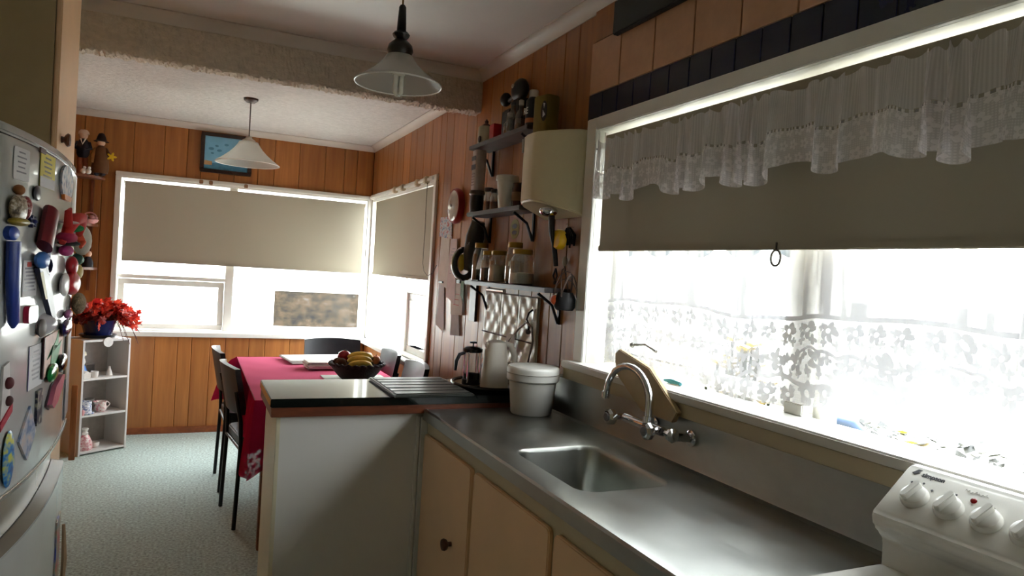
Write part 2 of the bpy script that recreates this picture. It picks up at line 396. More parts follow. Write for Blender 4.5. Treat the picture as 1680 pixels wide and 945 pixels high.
for a0, a1, b0 in ((.35, 1.325, 1.030), (1.395, 2.325, 1.10)):
    s = obj('sash', frame_rect(G(), kf, a0, b0, a1, 1.985, .045, .095, .135), WHITEP, win1, bevel=.003)
    g = G(); pbox(g, kf, a0+.04, b0+.04, .114, a1-.04, 1.945, .117); obj('pane', g, GLASS, s)
obj('window_stay', G().tube([(W+.06, 2.10, 1.19), (W+.055, 2.02, 1.20), (W+.05, 1.95, 1.185)], .005).ball((W+.055, 2.10, 1.19), .010), mat('stay_metal', (150, 148, 140), .35, .8), win1, smooth=40)
# far window
g = frame_rect(G(), ff, -.54, .79, 1.40, 1.985, .02, .0, .15)
win2 = struct('window_2', g, WHITEP, 'white timber window across the far dining wall', cat='window')
for a in ((-.56, 1.98, -.015, W-.02, 2.01, .001), (-.56, .765, -.015, -.523, 1.98, .001)):
    g = G(); pbox(g, ff, *a); obj('architrave', g, WHITEP, win2, bevel=.003)
g = G(); pbox(g, ff, -.57, .764, -.045, W-.005, .80, .10); obj('window_sill', g, WHITEP, win2, bevel=.005)
g = G(); g.box(1.352, D-.02, .80, 1.50, 6.20, 2.0); obj('corner_post', g, WHITEP, win2, bevel=.006)
g = G(); pbox(g, ff, .243, .80, .03, .305, 1.97, .12); obj('mullion', g, WHITEP, win2, bevel=.004)
g = G(); pbox(g, ff, -.52, 1.205, .03, .243, 1.235, .12); obj('transom', g, WHITEP, win2, bevel=.004)
s = obj('sash', frame_rect(G(), ff, -.515, .815, .238, 1.20, .042, .05, .10), WHITEP, win2, bevel=.003)
g = G(); pbox(g, ff, -.44, .85, .074, .20, 1.16, .077); obj('pane', g, GLASS, s)
for a in ((-.52, 1.235, .074, .243, 1.965, .077), (.305, .81, .074, 1.335, 1.96, .077)):
    g = G(); pbox(g, ff, *a); obj('pane', g, GLASS, win2)
obj('window_stay', G().tube([(-.30, D+.03, 1.34), (-.15, D+.03, 1.345), (-.02, D+.03, 1.36)], .004), mat('stay_metal', (150, 148, 140)), win2)
# side window of the corner
g = frame_rect(G(), kf, 4.30, .79, 6.06, 1.98, .02, .0, .15)
win3 = struct('window_3', g, WHITEP, 'white timber side window meeting the far window at the corner', cat='window')
for a in ((4.265, 1.98, -.015, D-.005, 2.02, .001), (4.265, .752, -.018, 4.31, 1.98, .001)):
    g = G(); pbox(g, kf, *a); obj('architrave', g, WHITEP, win3, bevel=.003)
g = G(); pbox(g, kf, 4.255, .75, -.06, D-.05, .785, .10); obj('window_sill', g, WHITEP, win3, bevel=.005)
g = G(); pbox(g, kf, 4.93, .80, .03, 5.0, 1.97, .12); obj('mullion', g, WHITEP, win3, bevel=.004)
g = G(); pbox(g, kf, 4.32, 1.235, .03, 4.93, 1.265, .12); obj('transom', g, WHITEP, win3, bevel=.004)
s = obj('sash', frame_rect(G(), kf, 4.325, .81, 4.925, 1.23, .045, .045, .10), WHITEP, win3, bevel=.003)
g = G(); pbox(g, kf, 4.36, .845, .074, 4.89, 1.19, .077); obj('pane', g, GLASS, s)
for a in ((4.32, 1.265, .074, 4.93, 1.96, .077), (5.0, .81, .074, 6.04, 1.96, .077)):
    g = G(); pbox(g, kf, *a); obj('pane', g, GLASS, win3)

# ================================================================== outside
struct('ground', G().box(-20, -12, -.5, 30, 40, -.4), mat('pale_concrete', (190, 188, 178), .9, var=.15, scale=3), 'pale concrete yard outside the windows', cat='ground')
hb = thing('neighbour_house', 'white weatherboard house seen through the far window', 'house', (1.0, 9.6, -.4))
for k in range(18):
    obj('weatherboard', G().box(-6, 9.55-.012*(0), -.4+.17*k, 9, 9.75, -.4+.17*(k+1)-.006).xf(Matrix.Rotation(0, 4, 'X')), mat('weatherboard_white', (238, 238, 234), .6, var=.03), hb)
g = G(); frame_rect(g, lambda a, b, d: (a, 9.55-d, b), .93, .50, 2.12, 1.06, .05, -.02, .03); wf = obj('house_window', g, WHITEP, hb)
def murk():
    m, nt, p = newmat('dim_window_view'); f = pos_noise(nt, 5, (1.2, 1, 1.6), 6, False, .65)
    link(nt, ramp(nt, f, [(.30, (.006, .006, .007, 1)), (.48, (.022, .017, .011, 1)), (.58, (.035, .024, .015, 1)), (.72, (.06, .058, .055, 1))]), p.inputs['Base Color'])
    p.inputs['Roughness'].default_value = .35; p.inputs['Specular IOR Level'].default_value = .12; return m
obj('pane', G().box(.98, 9.535, .55, 2.07, 9.545, 1.01), murk(), wf)
fe = thing('boundary_fence', 'pale vertical board fence beyond the kitchen window', 'fence', (5.2, 2.0, -.4))
FM = mat('pale_fence', (176, 176, 170), .8, var=.12, scale=8)
for k in range(46):
    obj('paling', G().box(5.2, -3.0+.17*k, -.4, 5.225, -3.0+.17*k+.15, 1.35+.02*(k % 3)), FM, fe)
for z in (.0, .95): obj('rail', G().box(5.225, -3.0, z, 5.27, 4.85, z+.09), FM, fe)
aw = thing('scalloped_awning', 'grey-blue scalloped awning edge outside the kitchen window', 'awning', (2.6, 3.0, 1.95))
for k in range(5):
    y0 = 2.30+k*.36
    poly = [(y0+.35, 1.95), (y0+.35, 1.70)]+[(y0+.175+.175*math.cos(PI*t/10), 1.70-.13*math.sin(PI*t/10)) for t in range(11)]+[(y0, 1.70), (y0, 1.95)]
    obj('scallop', G().prism(poly, lambda u, v, w_: (2.6+w_, u, v), 0, .006), mat('awning_cloth', (66, 80, 88), .8, var=.1), aw)
obj('awning_bar', G().tube([(2.6, 2.25, 1.95), (2.6, 4.15, 1.95)], .02), WHITEP, aw)
for yy in (2.28, 4.12): obj('bracket', G().tube([(2.6, yy, 1.95), (1.56, yy, 2.25)], .015), WHITEP, aw)

# ================================================================== blinds and curtains
def blind(name, label, fn, a0, a1, z0, z1, ringa, cord=None):
    P = fn((a0+a1)/2, z0, 0)
    t = thing(name, label, 'blind', P)
    obj('fabric', G().grid(lambda u, v: fn(a0+(a1-a0)*u, z0+.012+(z1-z0-.012)*v, -.004+.0025*math.sin(7*u)*(1-v)), 40, 16), BLIND, t, smooth=60)
    q0, q1 = fn(a0, z1-.012, .010), fn(a1, z1-.012, .010)
    obj('roller', G().tube([q0, q1], .012, 12), BLIND, t, smooth=50)
    b = G(); pbox(b, fn, a0, z0, -.010, a1, z0+.022, .004); obj('bottom_batten', b, BLIND, t, bevel=.003)
    for a in (a0-.008, a1+.002):
        b = G(); pbox(b, fn, a, z1-.035, -.005, a+.006, z1+.012, .022); obj('roller_bracket', b, PLAST, t)
    if ringa is not None:
        c = Vector(fn(ringa, z0-.022, -.012)); e1 = Vector(fn(1, 0, 0))-Vector(fn(0, 0, 0)); R = .021
        pts = [c+e1*(R*.8*math.cos(2*PI*k/16))+Vector((0, 0, R*math.sin(2*PI*k/16))) for k in range(17)]
        ro = obj('ring_pull', G().tube(pts, .0032, 8), mat('ring_pull_plastic', (120, 112, 98), .3), t, smooth=50)
        obj('pull_cord', G().tube([c+Vector((0, 0, R)), c+Vector((0, 0, R+.02))], .0025, 6), mat('cord_brown', (60, 50, 40)), ro)
    return t
blind('roller_blind', 'beige roller blind pulled halfway down over the sink window', lambda a, b, d: (1.404+d, a, b), .37, 2.295, 1.524, 1.962, 1.395)
blind('roller_blind', 'wide beige roller blind on the far window behind the table', lambda a, b, d: (a, D+.012+d, b), -.497, 1.335, 1.336, 1.945, None)
blind('roller_blind', 'short beige roller blind on the side window of the corner', lambda a, b, d: (W+.012+d, a, b), 4.335, 5.95, 1.34, 1.955, None)
tag(obj('pull_cord', G().tube([(.30, D+.0, 1.336), (.302, D-.002, 1.30), (.306, D, 1.25)], .003, 6), mat('cord_brown', (60, 50, 40))), 'thin pull cord hanging from the far blind', 'cord')
ck = tag(obj('blind_cord', G().tube([(W-.03, 4.40+.004*math.sin(k), 1.99-.0675*k) for k in range(9)]+[(W-.025, 4.385, 1.40), (W-.02, 4.32, 1.37), (W-.015, 4.24, 1.39), (W-.012, 4.17, 1.44)], .0022, 6), mat('cord_brown', (60, 50, 40))), 'dark thin cord looping down the side blind to the wall', 'cord')
# leftover curtain track over the side and far windows
ct = thing('curtain_track', 'white plastic curtain track over the side window', 'curtain track', (W-.03, 5.1, 1.99))
obj('rail', G().box(W-.036, 4.29, 1.985, W-.024, 6.02, 2.003), PLAST, ct, bevel=.002)
for yy in (4.42, 4.62, 4.98, 5.2): obj('clip', G().box(W-.048, yy-.022, 1.968, W-.016, yy+.022, 2.016), mat('aged_plastic', (196, 182, 150), .4), ct, bevel=.006)
ct = thing('curtain_track', 'white curtain track over the far window, rusty in places', 'curtain track', (.4, D-.03, 1.99))
obj('rail', G().box(-.45, D-.036, 1.982, 1.32, D-.026, 1.996), PLAST, ct, bevel=.002)
for xx in (.03, .10, .36): obj('clip', G().box(xx-.014, D-.044, 1.972, xx+.014, D-.016, 2.004), mat('rusty_clip', (150, 110, 76), .5), ct, bevel=.004)

def flower(u, v, s, R, pet, sx=.5):
    a = u*s; row = (v*s).floor(); cu = (a+row*sx).frac()-.5; cv = (v*s).frac()-.5
    r = (cu*cu+cv*cv).sqrt(); th = cv.atan2(cu)
    pr = (th*pet).cos().abs()*(R*.55)+R*.42
    return r, pr
def lace(nt, u, v, lace_top):
    u0, v0 = u, v; dn = nt.nodes.new('ShaderNodeTexNoise'); dn.inputs['Scale'].default_value = 9.0; du = nt.nodes.new('ShaderNodeUVMap'); link(nt, du.outputs[0], dn.inputs['Vector'])
    u = u+(E(nt, dn.outputs['Fac'])-.5)*.075; v = v+(E(nt, dn.outputs['Fac'])-.5)*-.06
    r, pr = flower(u, v, 12.5, .40, 2.5)
    petal = r.lt(pr)*r.gt(.10)
    r2_, pr2 = flower(u+.055, v+.05, 25.0, .36, 2.0, .3)
    leaf = r2_.lt(pr2)
    wv = (u*14.0).sin()*.018+(u*37.0).sin()*.006
    band = ((v-.07-wv).abs()).lt(.006).mx(((v-.135+wv*.8).abs()).lt(.004))
    net = ((u*520.0).sin()*(v*520.0).sin()).abs()*.14+.48
    v = v0
    zone = v.lt(lace_top)
    edge = (v-lace_top).abs().lt(.006)*((u*300.0).sin()*.01+.983)
    pat = (petal*.988).mx(leaf*.955).mx(band*.975)
    n = nt.nodes.new('ShaderNodeTexNoise'); n.inputs['Scale'].default_value = 1.0; n.inputs['Detail'].default_value = 2.0
    uv = nt.nodes.new('ShaderNodeUVMap'); mp = nt.nodes.new('ShaderNodeMapping'); mp.inputs['Scale'].default_value = (14.0, 1.2, 1.0)
    link(nt, uv.outputs[0], mp.inputs['Vector']); link(nt, mp.outputs[0], n.inputs['Vector'])
    soft = ((E(nt, n.outputs['Fac'])-.44)*8.0).mn(1.0).mx(0.0)
    sheer = soft*.655+.32
    return (zone*(net.mx(pat))+(zone*-1.0+1.0)*sheer).mx(edge).mn(.99).mx(.05)
def vlace(nt, u, v):
    r, pr = flower(u, v+.006, 26.0, .42, 2.5)
    petal = r.lt(pr)*r.gt(.12)
    dots = ((u*620.0).sin()*(v*620.0).sin()).abs().gt(.55)
    zone = v.lt(.10)
    eye = ((v-.098).abs()).lt(.004)*((u*420.0).sin().gt(.0))
    top = ((u*900.0).sin()*.06+.66)
    return ((zone*(petal*.22+dots*(petal*-1.0+1.0)*.14+.72)+(zone*-1.0+1.0)*top)*(eye*-.7+1.0)).mn(.98)
CAFE = cloth('lace_net', (242, 242, 246), .050, cfun=lambda nt, u, v: lace(nt, u, v, .24))
VALM = cloth('valance_lace', (248, 244, 246), .22, cfun=lambda nt, u, v: vlace(nt, u, v))
def cafe(u, v):
    y_ = 2.30-1.93*u
    hem = 1.098+(.034/(1+math.exp(-(1.345-y_)*45)))+.006*math.sin(u*31)
    if y_ > 1.42: hem += .02*max(0, math.sin(u*9))
    z_ = hem+(1.955-hem)*v
    fold = .012*math.sin(u*46+1.2*math.sin(u*11))+.006*math.sin(u*113)
    return (1.457+fold*.8*(.55+.45*(1-v))*(1 if abs(y_-1.36) > .12 else .5), y_, z_)
nc = obj('net_curtain', G().grid(cafe, 260, 40, lambda u, v: (u*2.3, v*.857)), CAFE, smooth=80)
tag(nc, 'sheer white net curtain with a floral lace lower border at the sink window', 'curtain')
rndv = random.Random(11); vk = [rndv.uniform(.6, 1.5) for _ in range(60)]
def valf(u, v):
    y_ = 2.272-1.90*u; ph = u*150+3.0*math.sin(u*17)+2.0*math.sin(u*43+1)
    big = .5+.5*math.sin(u*21+1.3*math.sin(u*8))
    f = math.sin(ph); f = math.copysign(abs(f)**.6, f)
    x_ = 1.348+(.007+.010*big)*f*(.35+1.0*(1-v))+.006*math.sin(u*310)*v
    hem = 1.722+.012*math.sin(ph*.5+1)+.012*math.sin(u*41)-.010*big
    top = 1.926+.007*math.sin(ph*1.7)
    return (x_, y_+.016*math.cos(ph)*(1-v*.6), hem+(top-hem)*v)
va = thing('lace_valance', 'gathered white lace valance across the top of the kitchen blind', 'curtain', (1.352, 1.32, 1.72))
obj('ruffle', G().grid(valf, 640, 20, lambda u, v: (u*3.0, v*.205)), VALM, va, smooth=80)
obj('curtain_wire', G().tube([(1.381, 2.322, 1.912), (1.381, .36, 1.912)], .004, 8), mat('wire', (60, 55, 48), .5), va)

# ================================================================== peninsula, sink bench, cooker
pe = thing('peninsula_cupboard', 'white panelled peninsula cupboard between kitchen and dining table', 'cupboard', (.84, 2.80, 0))
WP = mat('white_panel', (222, 220, 215), .5, var=.03, scale=4)
obj('body', G().box(.305, 2.615, 0, W-.002, 2.975, .858), WP, pe)
obj('end_panel', G().box(.298, 2.607, 0, .312, 2.985, .858), mat('cream_panel', (214, 206, 178), .45, var=.04, scale=5), pe, bevel=.002)
obj('corner_bead', G().box(.835, 2.600, 0, .862, 2.616, .84), WP, pe, bevel=.002)
obj('scribe_mould', G().box(.818, 2.604, 0, .832, 2.616, .845), WP, pe, bevel=.003)
GRAN = mat('black_laminate', (20, 24, 22), .10, var=.5, scale=45)
sl = thing('peninsula_worktop', 'glossy black worktop with brown wooden edging on the peninsula', 'worktop', (.83, 2.79, .858))
obj('edging', G().box(.276, 2.585, .858, W-.002, 2.998, .894), wood('edging_wood', (92, 44, 24), (124, 64, 36), (2, 8, 8), .4, 7, .05), sl, bevel=.002)
obj('slab', G().box(.272, 2.578, .894, W-.002, 3.002, .925), GRAN, sl, bevel=.003)
# --- sink bench
bn = thing('sink_bench', 'stainless steel sink bench with pressed bowl and upstand', 'sink bench', (1.1, 1.75, .80))
X0, X1, Y0, Y1, ZB = .848, 1.352, .935, 2.577, .875
inner = rrect(.93, 1.525, 1.215, 1.955, .055, 6)
def rim_bench():
    g = G(); n = len(inner); c = (1.07, 1.74); outer = []
    for (x, y) in inner:
        dx, dy = x-c[0], y-c[1]
        t = min((X1-c[0])/dx if dx > 1e-9 else 1e9, (X0-c[0])/dx if dx < -1e-9 else 1e9, (Y1-c[1])/dy if dy > 1e-9 else 1e9, (Y0-c[1])/dy if dy < -1e-9 else 1e9)
        outer.append((c[0]+dx*t, c[1]+dy*t))
    for cx, cy in ((X1, Y1), (X0, Y1), (X0, Y0), (X1, Y0)):      # pull nearest ring point into each corner
        i = min(range(n), key=lambda k: (outer[k][0]-cx)**2+(outer[k][1]-cy)**2); outer[i] = (cx, cy)
    rings = [[(x, y, ZB) for x, y in outer]]
    def sc_(f, z, dx=0): return [(c[0]+(x-c[0])*f[0], c[1]+(y-c[1])*f[1], z) for x, y in inner]
    rings += [sc_((1.05, 1.035), ZB-.001), sc_((1.012, 1.008), ZB-.004), sc_((.985, .99), ZB-.014), sc_((.95, .965), ZB-.13), sc_((.90, .93), ZB-.155), sc_((.75, .82), ZB-.165), sc_((.12, .08), ZB-.170)]
    vs = [p for r in rings for p in r]; fs = []
    for i in range(len(rings)-1):
        for k in range(n): fs.append((i*n+k, i*n+(k+1) % n, (i+1)*n+(k+1) % n, (i+1)*n+k))
    fs.append(tuple(range((len(rings)-1)*n, len(rings)*n)))
    return g.add(vs, fs)
obj('bench_top', rim_bench(), STEEL, bn, smooth=50)
obj('plug_waste', G().lathe([(.0, .002), (.028, .004), (.032, .0)], 18, (1.07, 1.74, ZB-.169)), CHROME, bn, smooth=40)
ed = [(.852, ZB-.001), (.848, ZB+.003), (.842, ZB+.003), (.836, ZB-.003), (.834, ZB-.038), (.840, ZB-.042), (.852, ZB-.042)]
obj('front_edge', G().prism(ed, lambda u, v, w_: (u, w_, v), Y0, Y1), STEEL, bn, smooth=35)
up = [(1.340, ZB), (1.350, ZB+.006), (1.353, ZB+.018), (1.356, 1.018), (1.360, 1.022), (W-.003, 1.022), (W-.003, ZB-.02), (1.340, ZB-.02)]
obj('upstand', G().prism(up, lambda u, v, w_: (u, w_, v), .935, 2.577), STEEL, bn, smooth=35)
obj('overflow_slot', G().lathe([(0, 0), (.007, 0), (.008, -.003)], 12, (1.205, 1.60, ZB-.05), 'x'), BLACKM, bn)
# --- base cupboards
FRM = mat('cupboard_frame', (206, 194, 164), .45, var=.04, scale=5)
DOOR = mat('peach_door', (240, 200, 158), .42, var=.05, scale=4)
bc = thing('base_cupboard', 'cream framed cupboard with peach doors under the sink bench', 'cupboard', (1.1, 1.76, 0))
obj('carcass', G().box(.868, .94, .08, W-.004, 2.598, .70), FRM, bc)
g = G().box(.862, .94, .775, .872, 2.598, .832).box(.862, .94, .08, .872, 2.598, .12)
for a, b in ((.94, .965), (1.50, 1.555), (2.045, 2.10), (2.57, 2.598)): g.box(.862, a, .12, .872, b, .775)
obj('face_frame', g, FRM, bc)
obj('kickboard', G().box(.91, .94, 0, .92, 2.598, .08), mat('kick_dark', (70, 60, 50), .7), bc)
for i, (a, b) in enumerate(((.955, 1.515), (1.54, 2.06), (2.085, 2.585))):
    poly = rrect(a, .105, b, .782, .018, 4)
    d = obj('door', G().prism(poly, lambda u, v, w_: (w_, u, v), .846, .8615), DOOR, bc, bevel=.004)
    ky = (1.02, 1.985, 2.225)[i] if i != 1 else 1.62
    kz = .485 if i == 2 else .33
    obj('knob', G().lathe([(.008, 0), (.008, -.012), (.018, -.018), (.021, -.026), (.018, -.033), (0, -.036)], 16, (.846, ky, kz), 'x'), KNOBW, d, smooth=40)
# --- tap set on the upstand
tp = thing('sink_mixer_tap', 'chrome wall tap with swan neck spout and two capstan handles', 'tap', (1.31, 1.73, .99))
obj('body', G().tube([(1.272, 1.86, .985), (1.268, 1.66, .985)], .014, 12).tube([(1.27, 1.735, .975), (1.27, 1.735, 1.015)], .017, 12), CHROME, tp, smooth=40)
for yy in (1.81, 1.63): obj('wall_union', G().tube([(1.27, yy, .985), (1.30, yy, .975), (1.353, yy, .97)], .013, 12).lathe([(.024, 0), (.024, -.008), (.014, -.012)], 16, (1.353, yy, .97), 'x'), CHROME, tp, smooth=40)
sp = [(1.27, 1.735, 1.01)]+[(1.27-.02*t/14, 1.735+.105*(1-math.cos(PI*1.02*t/14)), 1.055+.095*math.sin(PI*1.02*t/14)) for t in range(15)]+[(1.25, 1.948, 1.045)]
so = obj('spout', G().tube(sp, [.0125]*3+[.011]*14, 12), CHROME, tp, smooth=50)
obj('aerator', G().tube([(1.25, 1.948, 1.052), (1.249, 1.95, 1.032)], .0135, 12), CHROME, so, smooth=40)
for yy, dx in ((1.875, -.0), (1.675, -.0)):
    h = obj('handle', G().lathe([(.010, 0), (.010, -.03), (.022, -.032), (.026, -.040), (.026, -.050), (.020, -.058), (0, -.060)], 8, (1.27, yy, .985), 'x', .2), CHROME, tp, smooth=30)
    obj('index_disc', G().lathe([(.014, 0), (.013, -.002), (0, -.003)], 14, (1.21, yy, .985), 'x'), mat('index_grey', (120, 122, 125), .3, .5), h)
h = obj('handle', G().lathe([(.010, 0), (.010, -.02), (.020, -.022), (.022, -.034), (.012, -.04), (0, -.041)], 8, (1.268, 1.645, .985), 'y', .2).xf(Matrix.Identity(4)), CHROME, tp, smooth=30)
# chopping board leaning behind the tap
def lean(poly, th):
    # polygon in (along -y, up) leaning against the window trim
    A = Vector((1.30, 0, 1.006)); 
    return G().prism(poly, lambda u, v, w_: (1.318+.10*(v-1.0)*0+w_+.0*(u), u, v), 0, th)
poly = [(1.662, 1.04), (1.685, 1.004), (1.845, 1.008), (2.005, 1.105), (2.015, 1.17), (1.99, 1.188), (1.815, 1.148)]
cb = obj('chopping_board', lean(poly, .018), mat('cream_chopping_board', (196, 172, 128), .55, var=.10, scale=12), bevel=.003)
tag(cb, 'pale octagonal chopping board leaning behind the chrome tap', 'chopping board')

# --- cooker with control panel
ck = thing('cooker', 'white enamel cooker with slanted control panel and round knobs', 'cooker', (1.07, .62, 0))
ENAM = mat('white_enamel', (222, 220, 212), .25, var=.03, scale=5, coat=.2)
SY0, SY1 = .33, .925
obj('body', G().box(.80, SY0, .05, 1.30, SY1, .90), ENAM, ck, bevel=.006)
obj('oven_door', G().box(.782, SY0+.02, .20, .80, SY1-.02, .72), ENAM, ck, bevel=.006)
obj('oven_handle', G().tube([(.75, SY0+.08, .68), (.75, SY1-.08, .68)], .011, 10), CHROME, ck, smooth=40)
for cx, cy, R in ((.93, .48, .085), (.93, .77, .07), (1.13, .48, .07), (1.13, .77, .085)):
    obj('hob_ring', G().lathe([(R-.008, 0), (R, .0), (R, .008), (R-.008, .010)], 28, (cx, cy, .90)).lathe([(R*.5, 0), (R*.55, .008), (R*.45, .009)], 24, (cx, cy, .90)), BLACKM, ck, smooth=40)
pr_ = [(1.338, .86), (1.338, 1.078), (1.330, 1.090), (1.316, 1.093), (1.304, 1.087), (1.212, 1.010), (1.207, .998), (1.212, .978), (1.232, .962), (1.243, .945), (1.245, .90), (1.240, .86)]
obj('control_panel', G().prism(pr_, lambda u, v, w_: (u, w_, v), SY0, SY1), ENAM, ck, bevel=.010, segs=3)
T = Vector((.092, 0, .077)).normalized(); Nn = Vector((-T.z, 0, T.x)); P0 = Vector((1.258, 0, 1.0485))   # slanted face: up-slope, outward
def face(y_, s, n): return P0+T*s+Nn*n+Vector((0, y_, 0))
MF = lambda y_, s: Matrix.Translation(face(y_, s, .0005)) @ Matrix(((0, T.x, Nn.x, 0), (-1, 0, 0, 0), (0, T.z, Nn.z, 0), (0, 0, 0, 1)))
for k, yy in enumerate((.868, .803, .737, .672, .607, .542, .477)):
    g = G().lathe([(.0255, 0), (.0255, .004), (.023, .012), (.018, .015), (0, .016)], 24).xf(MF(yy, -.006))
    kn = obj('control_knob', g, ENAM, ck, smooth=40)
    gr = G().prism(rrect(-.006, -.022, .006, .022, .005, 3), lambda u, v, w_: (u, v, w_), .013, .027).xf(MF(yy, -.006) @ Matrix.Rotation(-.25, 4, 'Z'))
    obj('grip', gr, ENAM, kn, bevel=.003)
INKD = mat('printed_ink', (72, 72, 76), .5, var=0)
textmesh('lettering', 'simpson', .0135, INKD, MF(.886, .046), ck, .0004)
obj('faint_script', G().tube([(.0018*k, .0022*math.sin(k*1.9)+.0015*math.sin(k*.7), .0003) for k in range(24)], .00045, 4).xf(MF(.80, .044)), mat('faint_ink', (184, 181, 175), .5, var=0), ck)
g = G().prism([(-.016, .002), (-.008, .013), (.0, .013), (-.006, .006), (-.001, .006), (-.010, -.001)], lambda u, v, w_: (u+.0, v, w_), 0, .0005).xf(MF(.890, .046))
obj('emblem', g, INKD, ck)
for yy, s in ((.893, .026), (.872, .031), (.850, .021), (.808, .028), (.74, .024)):
    obj('mark', G().lathe([(.0022, 0), (.0022, .0006)], 10).xf(MF(yy, s)), INKD, ck)
obj('indicator_lamp', G().lathe([(.0055, 0), (.0055, .002), (.003, .004), (0, .0045)], 14).xf(MF(.776, .027)), mat('red_lamp', (120, 14, 16), .2), ck, smooth=40)

# ================================================================== fridge, tall cupboard
FRW = mat('fridge_white', (186, 188, 184), .18, var=.03, scale=6, coat=.3)
FRG = mat('recess_shade', (136, 126, 110), .22, var=.06, scale=6)  # shading of the concave grip mixed into a colour darker than the doors
def fx(y_): return -.345-(.2 if y_ < 2.3 else .1)*(y_-2.3)**2
FY0, FY1 = 1.83, 2.795
def door_outline(off=0.0, r=.028):
    pts = []
    n = 26
    for k in range(n+1):
        y_ = FY0+r+(FY1-FY0-2*r)*k/n; pts.append((fx(y_)+off, y_))
    xe = fx(FY1)+off
    pts += [(xe-r+r*math.cos(a), FY1-r+r*math.sin(a)) for a in (.4, .8, 1.2, PI/2)]
    pts += [(-.44, FY1), (-.44, FY0)]
    xs = fx(FY0)+off
    pts += [(xs-r+r*math.cos(a), FY0+r+r*math.sin(a)) for a in (-PI/2, -1.2, -.8, -.4)]
    return pts
fg = thing('fridge_freezer', 'white bow-fronted fridge freezer covered in magnets', 'fridge', (-.65, 2.31, 0))
obj('cabinet', G().box(-.955, FY0, .03, -.445, FY1-.004, 1.668), FRW, fg, bevel=.008)
fn_ = lambda u, v, w_: (u, v, w_)
ud = obj('upper_door', G().prism(door_outline(), fn_, .838, 1.655), FRW, fg, bevel=.007, segs=3)
obj('chrome_strip', G().prism(door_outline(.004), fn_, .826, .838), mat('satin_strip', (196, 190, 182), .2, .8), ud, bevel=.003)
obj('lid', G().prism(door_outline(-.004), fn_, 1.659, 1.682), FRW, fg, bevel=.008, segs=3)
obj('grip_recess', G().prism(door_outline(-.038), fn_, .697, .826), FRG, fg, bevel=.003)
ld = obj('lower_door', G().prism(door_outline(), fn_, .055, .690), FRW, fg, bevel=.006, segs=3)
gl = G(); o1, o2 = door_outline(0.0), door_outline(-.036); n = len(o1)
gl.add([(x, y, .690) for x, y in o1]+[(x, y, .697) for x, y in o2]+[(x, y, .690) for x, y in o2], [(k, (k+1) % n, n+(k+1) % n, n+k) for k in range(n)]+[(k, 2*n+k, 2*n+(k+1) % n, (k+1) % n) for k in range(n)])
obj('door_lip', gl, FRG, ld, smooth=40)
obj('hinge_cover', G().box(-.43, 2.70, 1.682, -.385, 2.79, 1.70), PLAST, fg, bevel=.006)
for yy in (FY0+.06, FY1-.06): obj('foot', G().lathe([(.02, 0), (.02, .03)], 12, (-.50, yy, 0)), BLACKM, fg)
cb_ = thing('tall_cupboard', 'tall cream cupboard beyond the fridge with a round brown knob', 'cupboard', (-.70, 3.09, 0))
obj('carcass', G().box(-.968, 2.885, 0, -.470, 3.295, 2.49), mat('olive_cream', (176, 156, 118), .5, var=.05, scale=6), cb_)
d = obj('door', G().box(-.468, 2.890, .10, -.450, 3.290, 2.44), DOOR, cb_, bevel=.005)
obj('knob', G().lathe([(.013, 0), (.010, .008), (.020, .014), (.025, .020), (.021, .027), (0, .030)], 16, (-.450, 2.985, 1.80), 'x'), KNOBW, d, smooth=40)

# --- fridge magnets: (u along y, v up) outlines standing proud of the door
def FM_(y_, z_):
    d_ = (fx(y_+.01)-fx(y_-.01))/.02; t = Vector((d_, 1, 0)).normalized(); nn = Vector((t.y, -t.x, 0))
    return Matrix.Translation((fx(y_), y_, z_)) @ Matrix(((t.x, 0, nn.x, 0), (t.y, 0, nn.y, 0), (0, 1, 0, 0), (0, 0, 0, 1)))
def plate(poly, th, y_, z_, w0=.0006): return G().prism(poly, fn_, w0, w0+th).xf(FM_(y_, z_))
def blob(rx, ry, h, y_, z_, cx=0, cy=0, w0=.0): 
    return G().ball((cx, cy, h*.55+w0), rx, ry, h*.55, 14).xf(FM_(y_, z_))
MG = 'magnets and papers on the fridge door'
def magnet(name, label, y_, z_, parts, cat='magnet'):
    t = thing(name, label, cat, (fx(y_), y_, z_), group=MG)
    for nm, g_, m_ in parts: obj(nm, g_, m_, t, smooth=45)
    return t
def C(n, c, r=.45, **k): return mat(n, c, r, **k)
def rc(w_, h_, cx=0, cy=0): return [(cx-w_/2, cy-h_/2), (cx+w_/2, cy-h_/2), (cx+w_/2, cy+h_/2), (cx-w_/2, cy+h_/2)]
def print_mat(name, a, b, c, scale=30):
    if name in MATS: return MATS[name]
    m, nt, p = newmat(name); f = pos_noise(nt, scale, (1, 1, 1.3), 2)
    r = ramp(nt, f, [(.36, lin(a)), (.5, lin(b)), (.64, lin(c))]); link(nt, r, p.inputs['Base Color']); p.inputs['Roughness'].default_value = .35; return m
INK = C('note_ink', (120, 118, 128)); PAPER = C('white_card', (214, 212, 214), .6, var=.02)
def lines(w_, h_, n, y_, z_, w0=.0014, fr=.7):
    g = G()
    for k in range(n):
        l = w_*fr*(.6+.4*((k*37 % 10)/10)); cy = h_*.38-k*h_*.8/n
        g.prism(rc(l, h_*.05, 0, cy), fn_, w0, w0+.0003)
    return g.xf(FM_(y_, z_))
magnet('note_card', 'white printed card at the upper fridge door', 1.948, 1.60, [('card', plate(rrect(-.047, -.037, .047, .037, .006, 3), .001, 1.948, 1.60), PAPER), ('print', lines(.09, .07, 5, 1.948, 1.60), INK)], 'card')
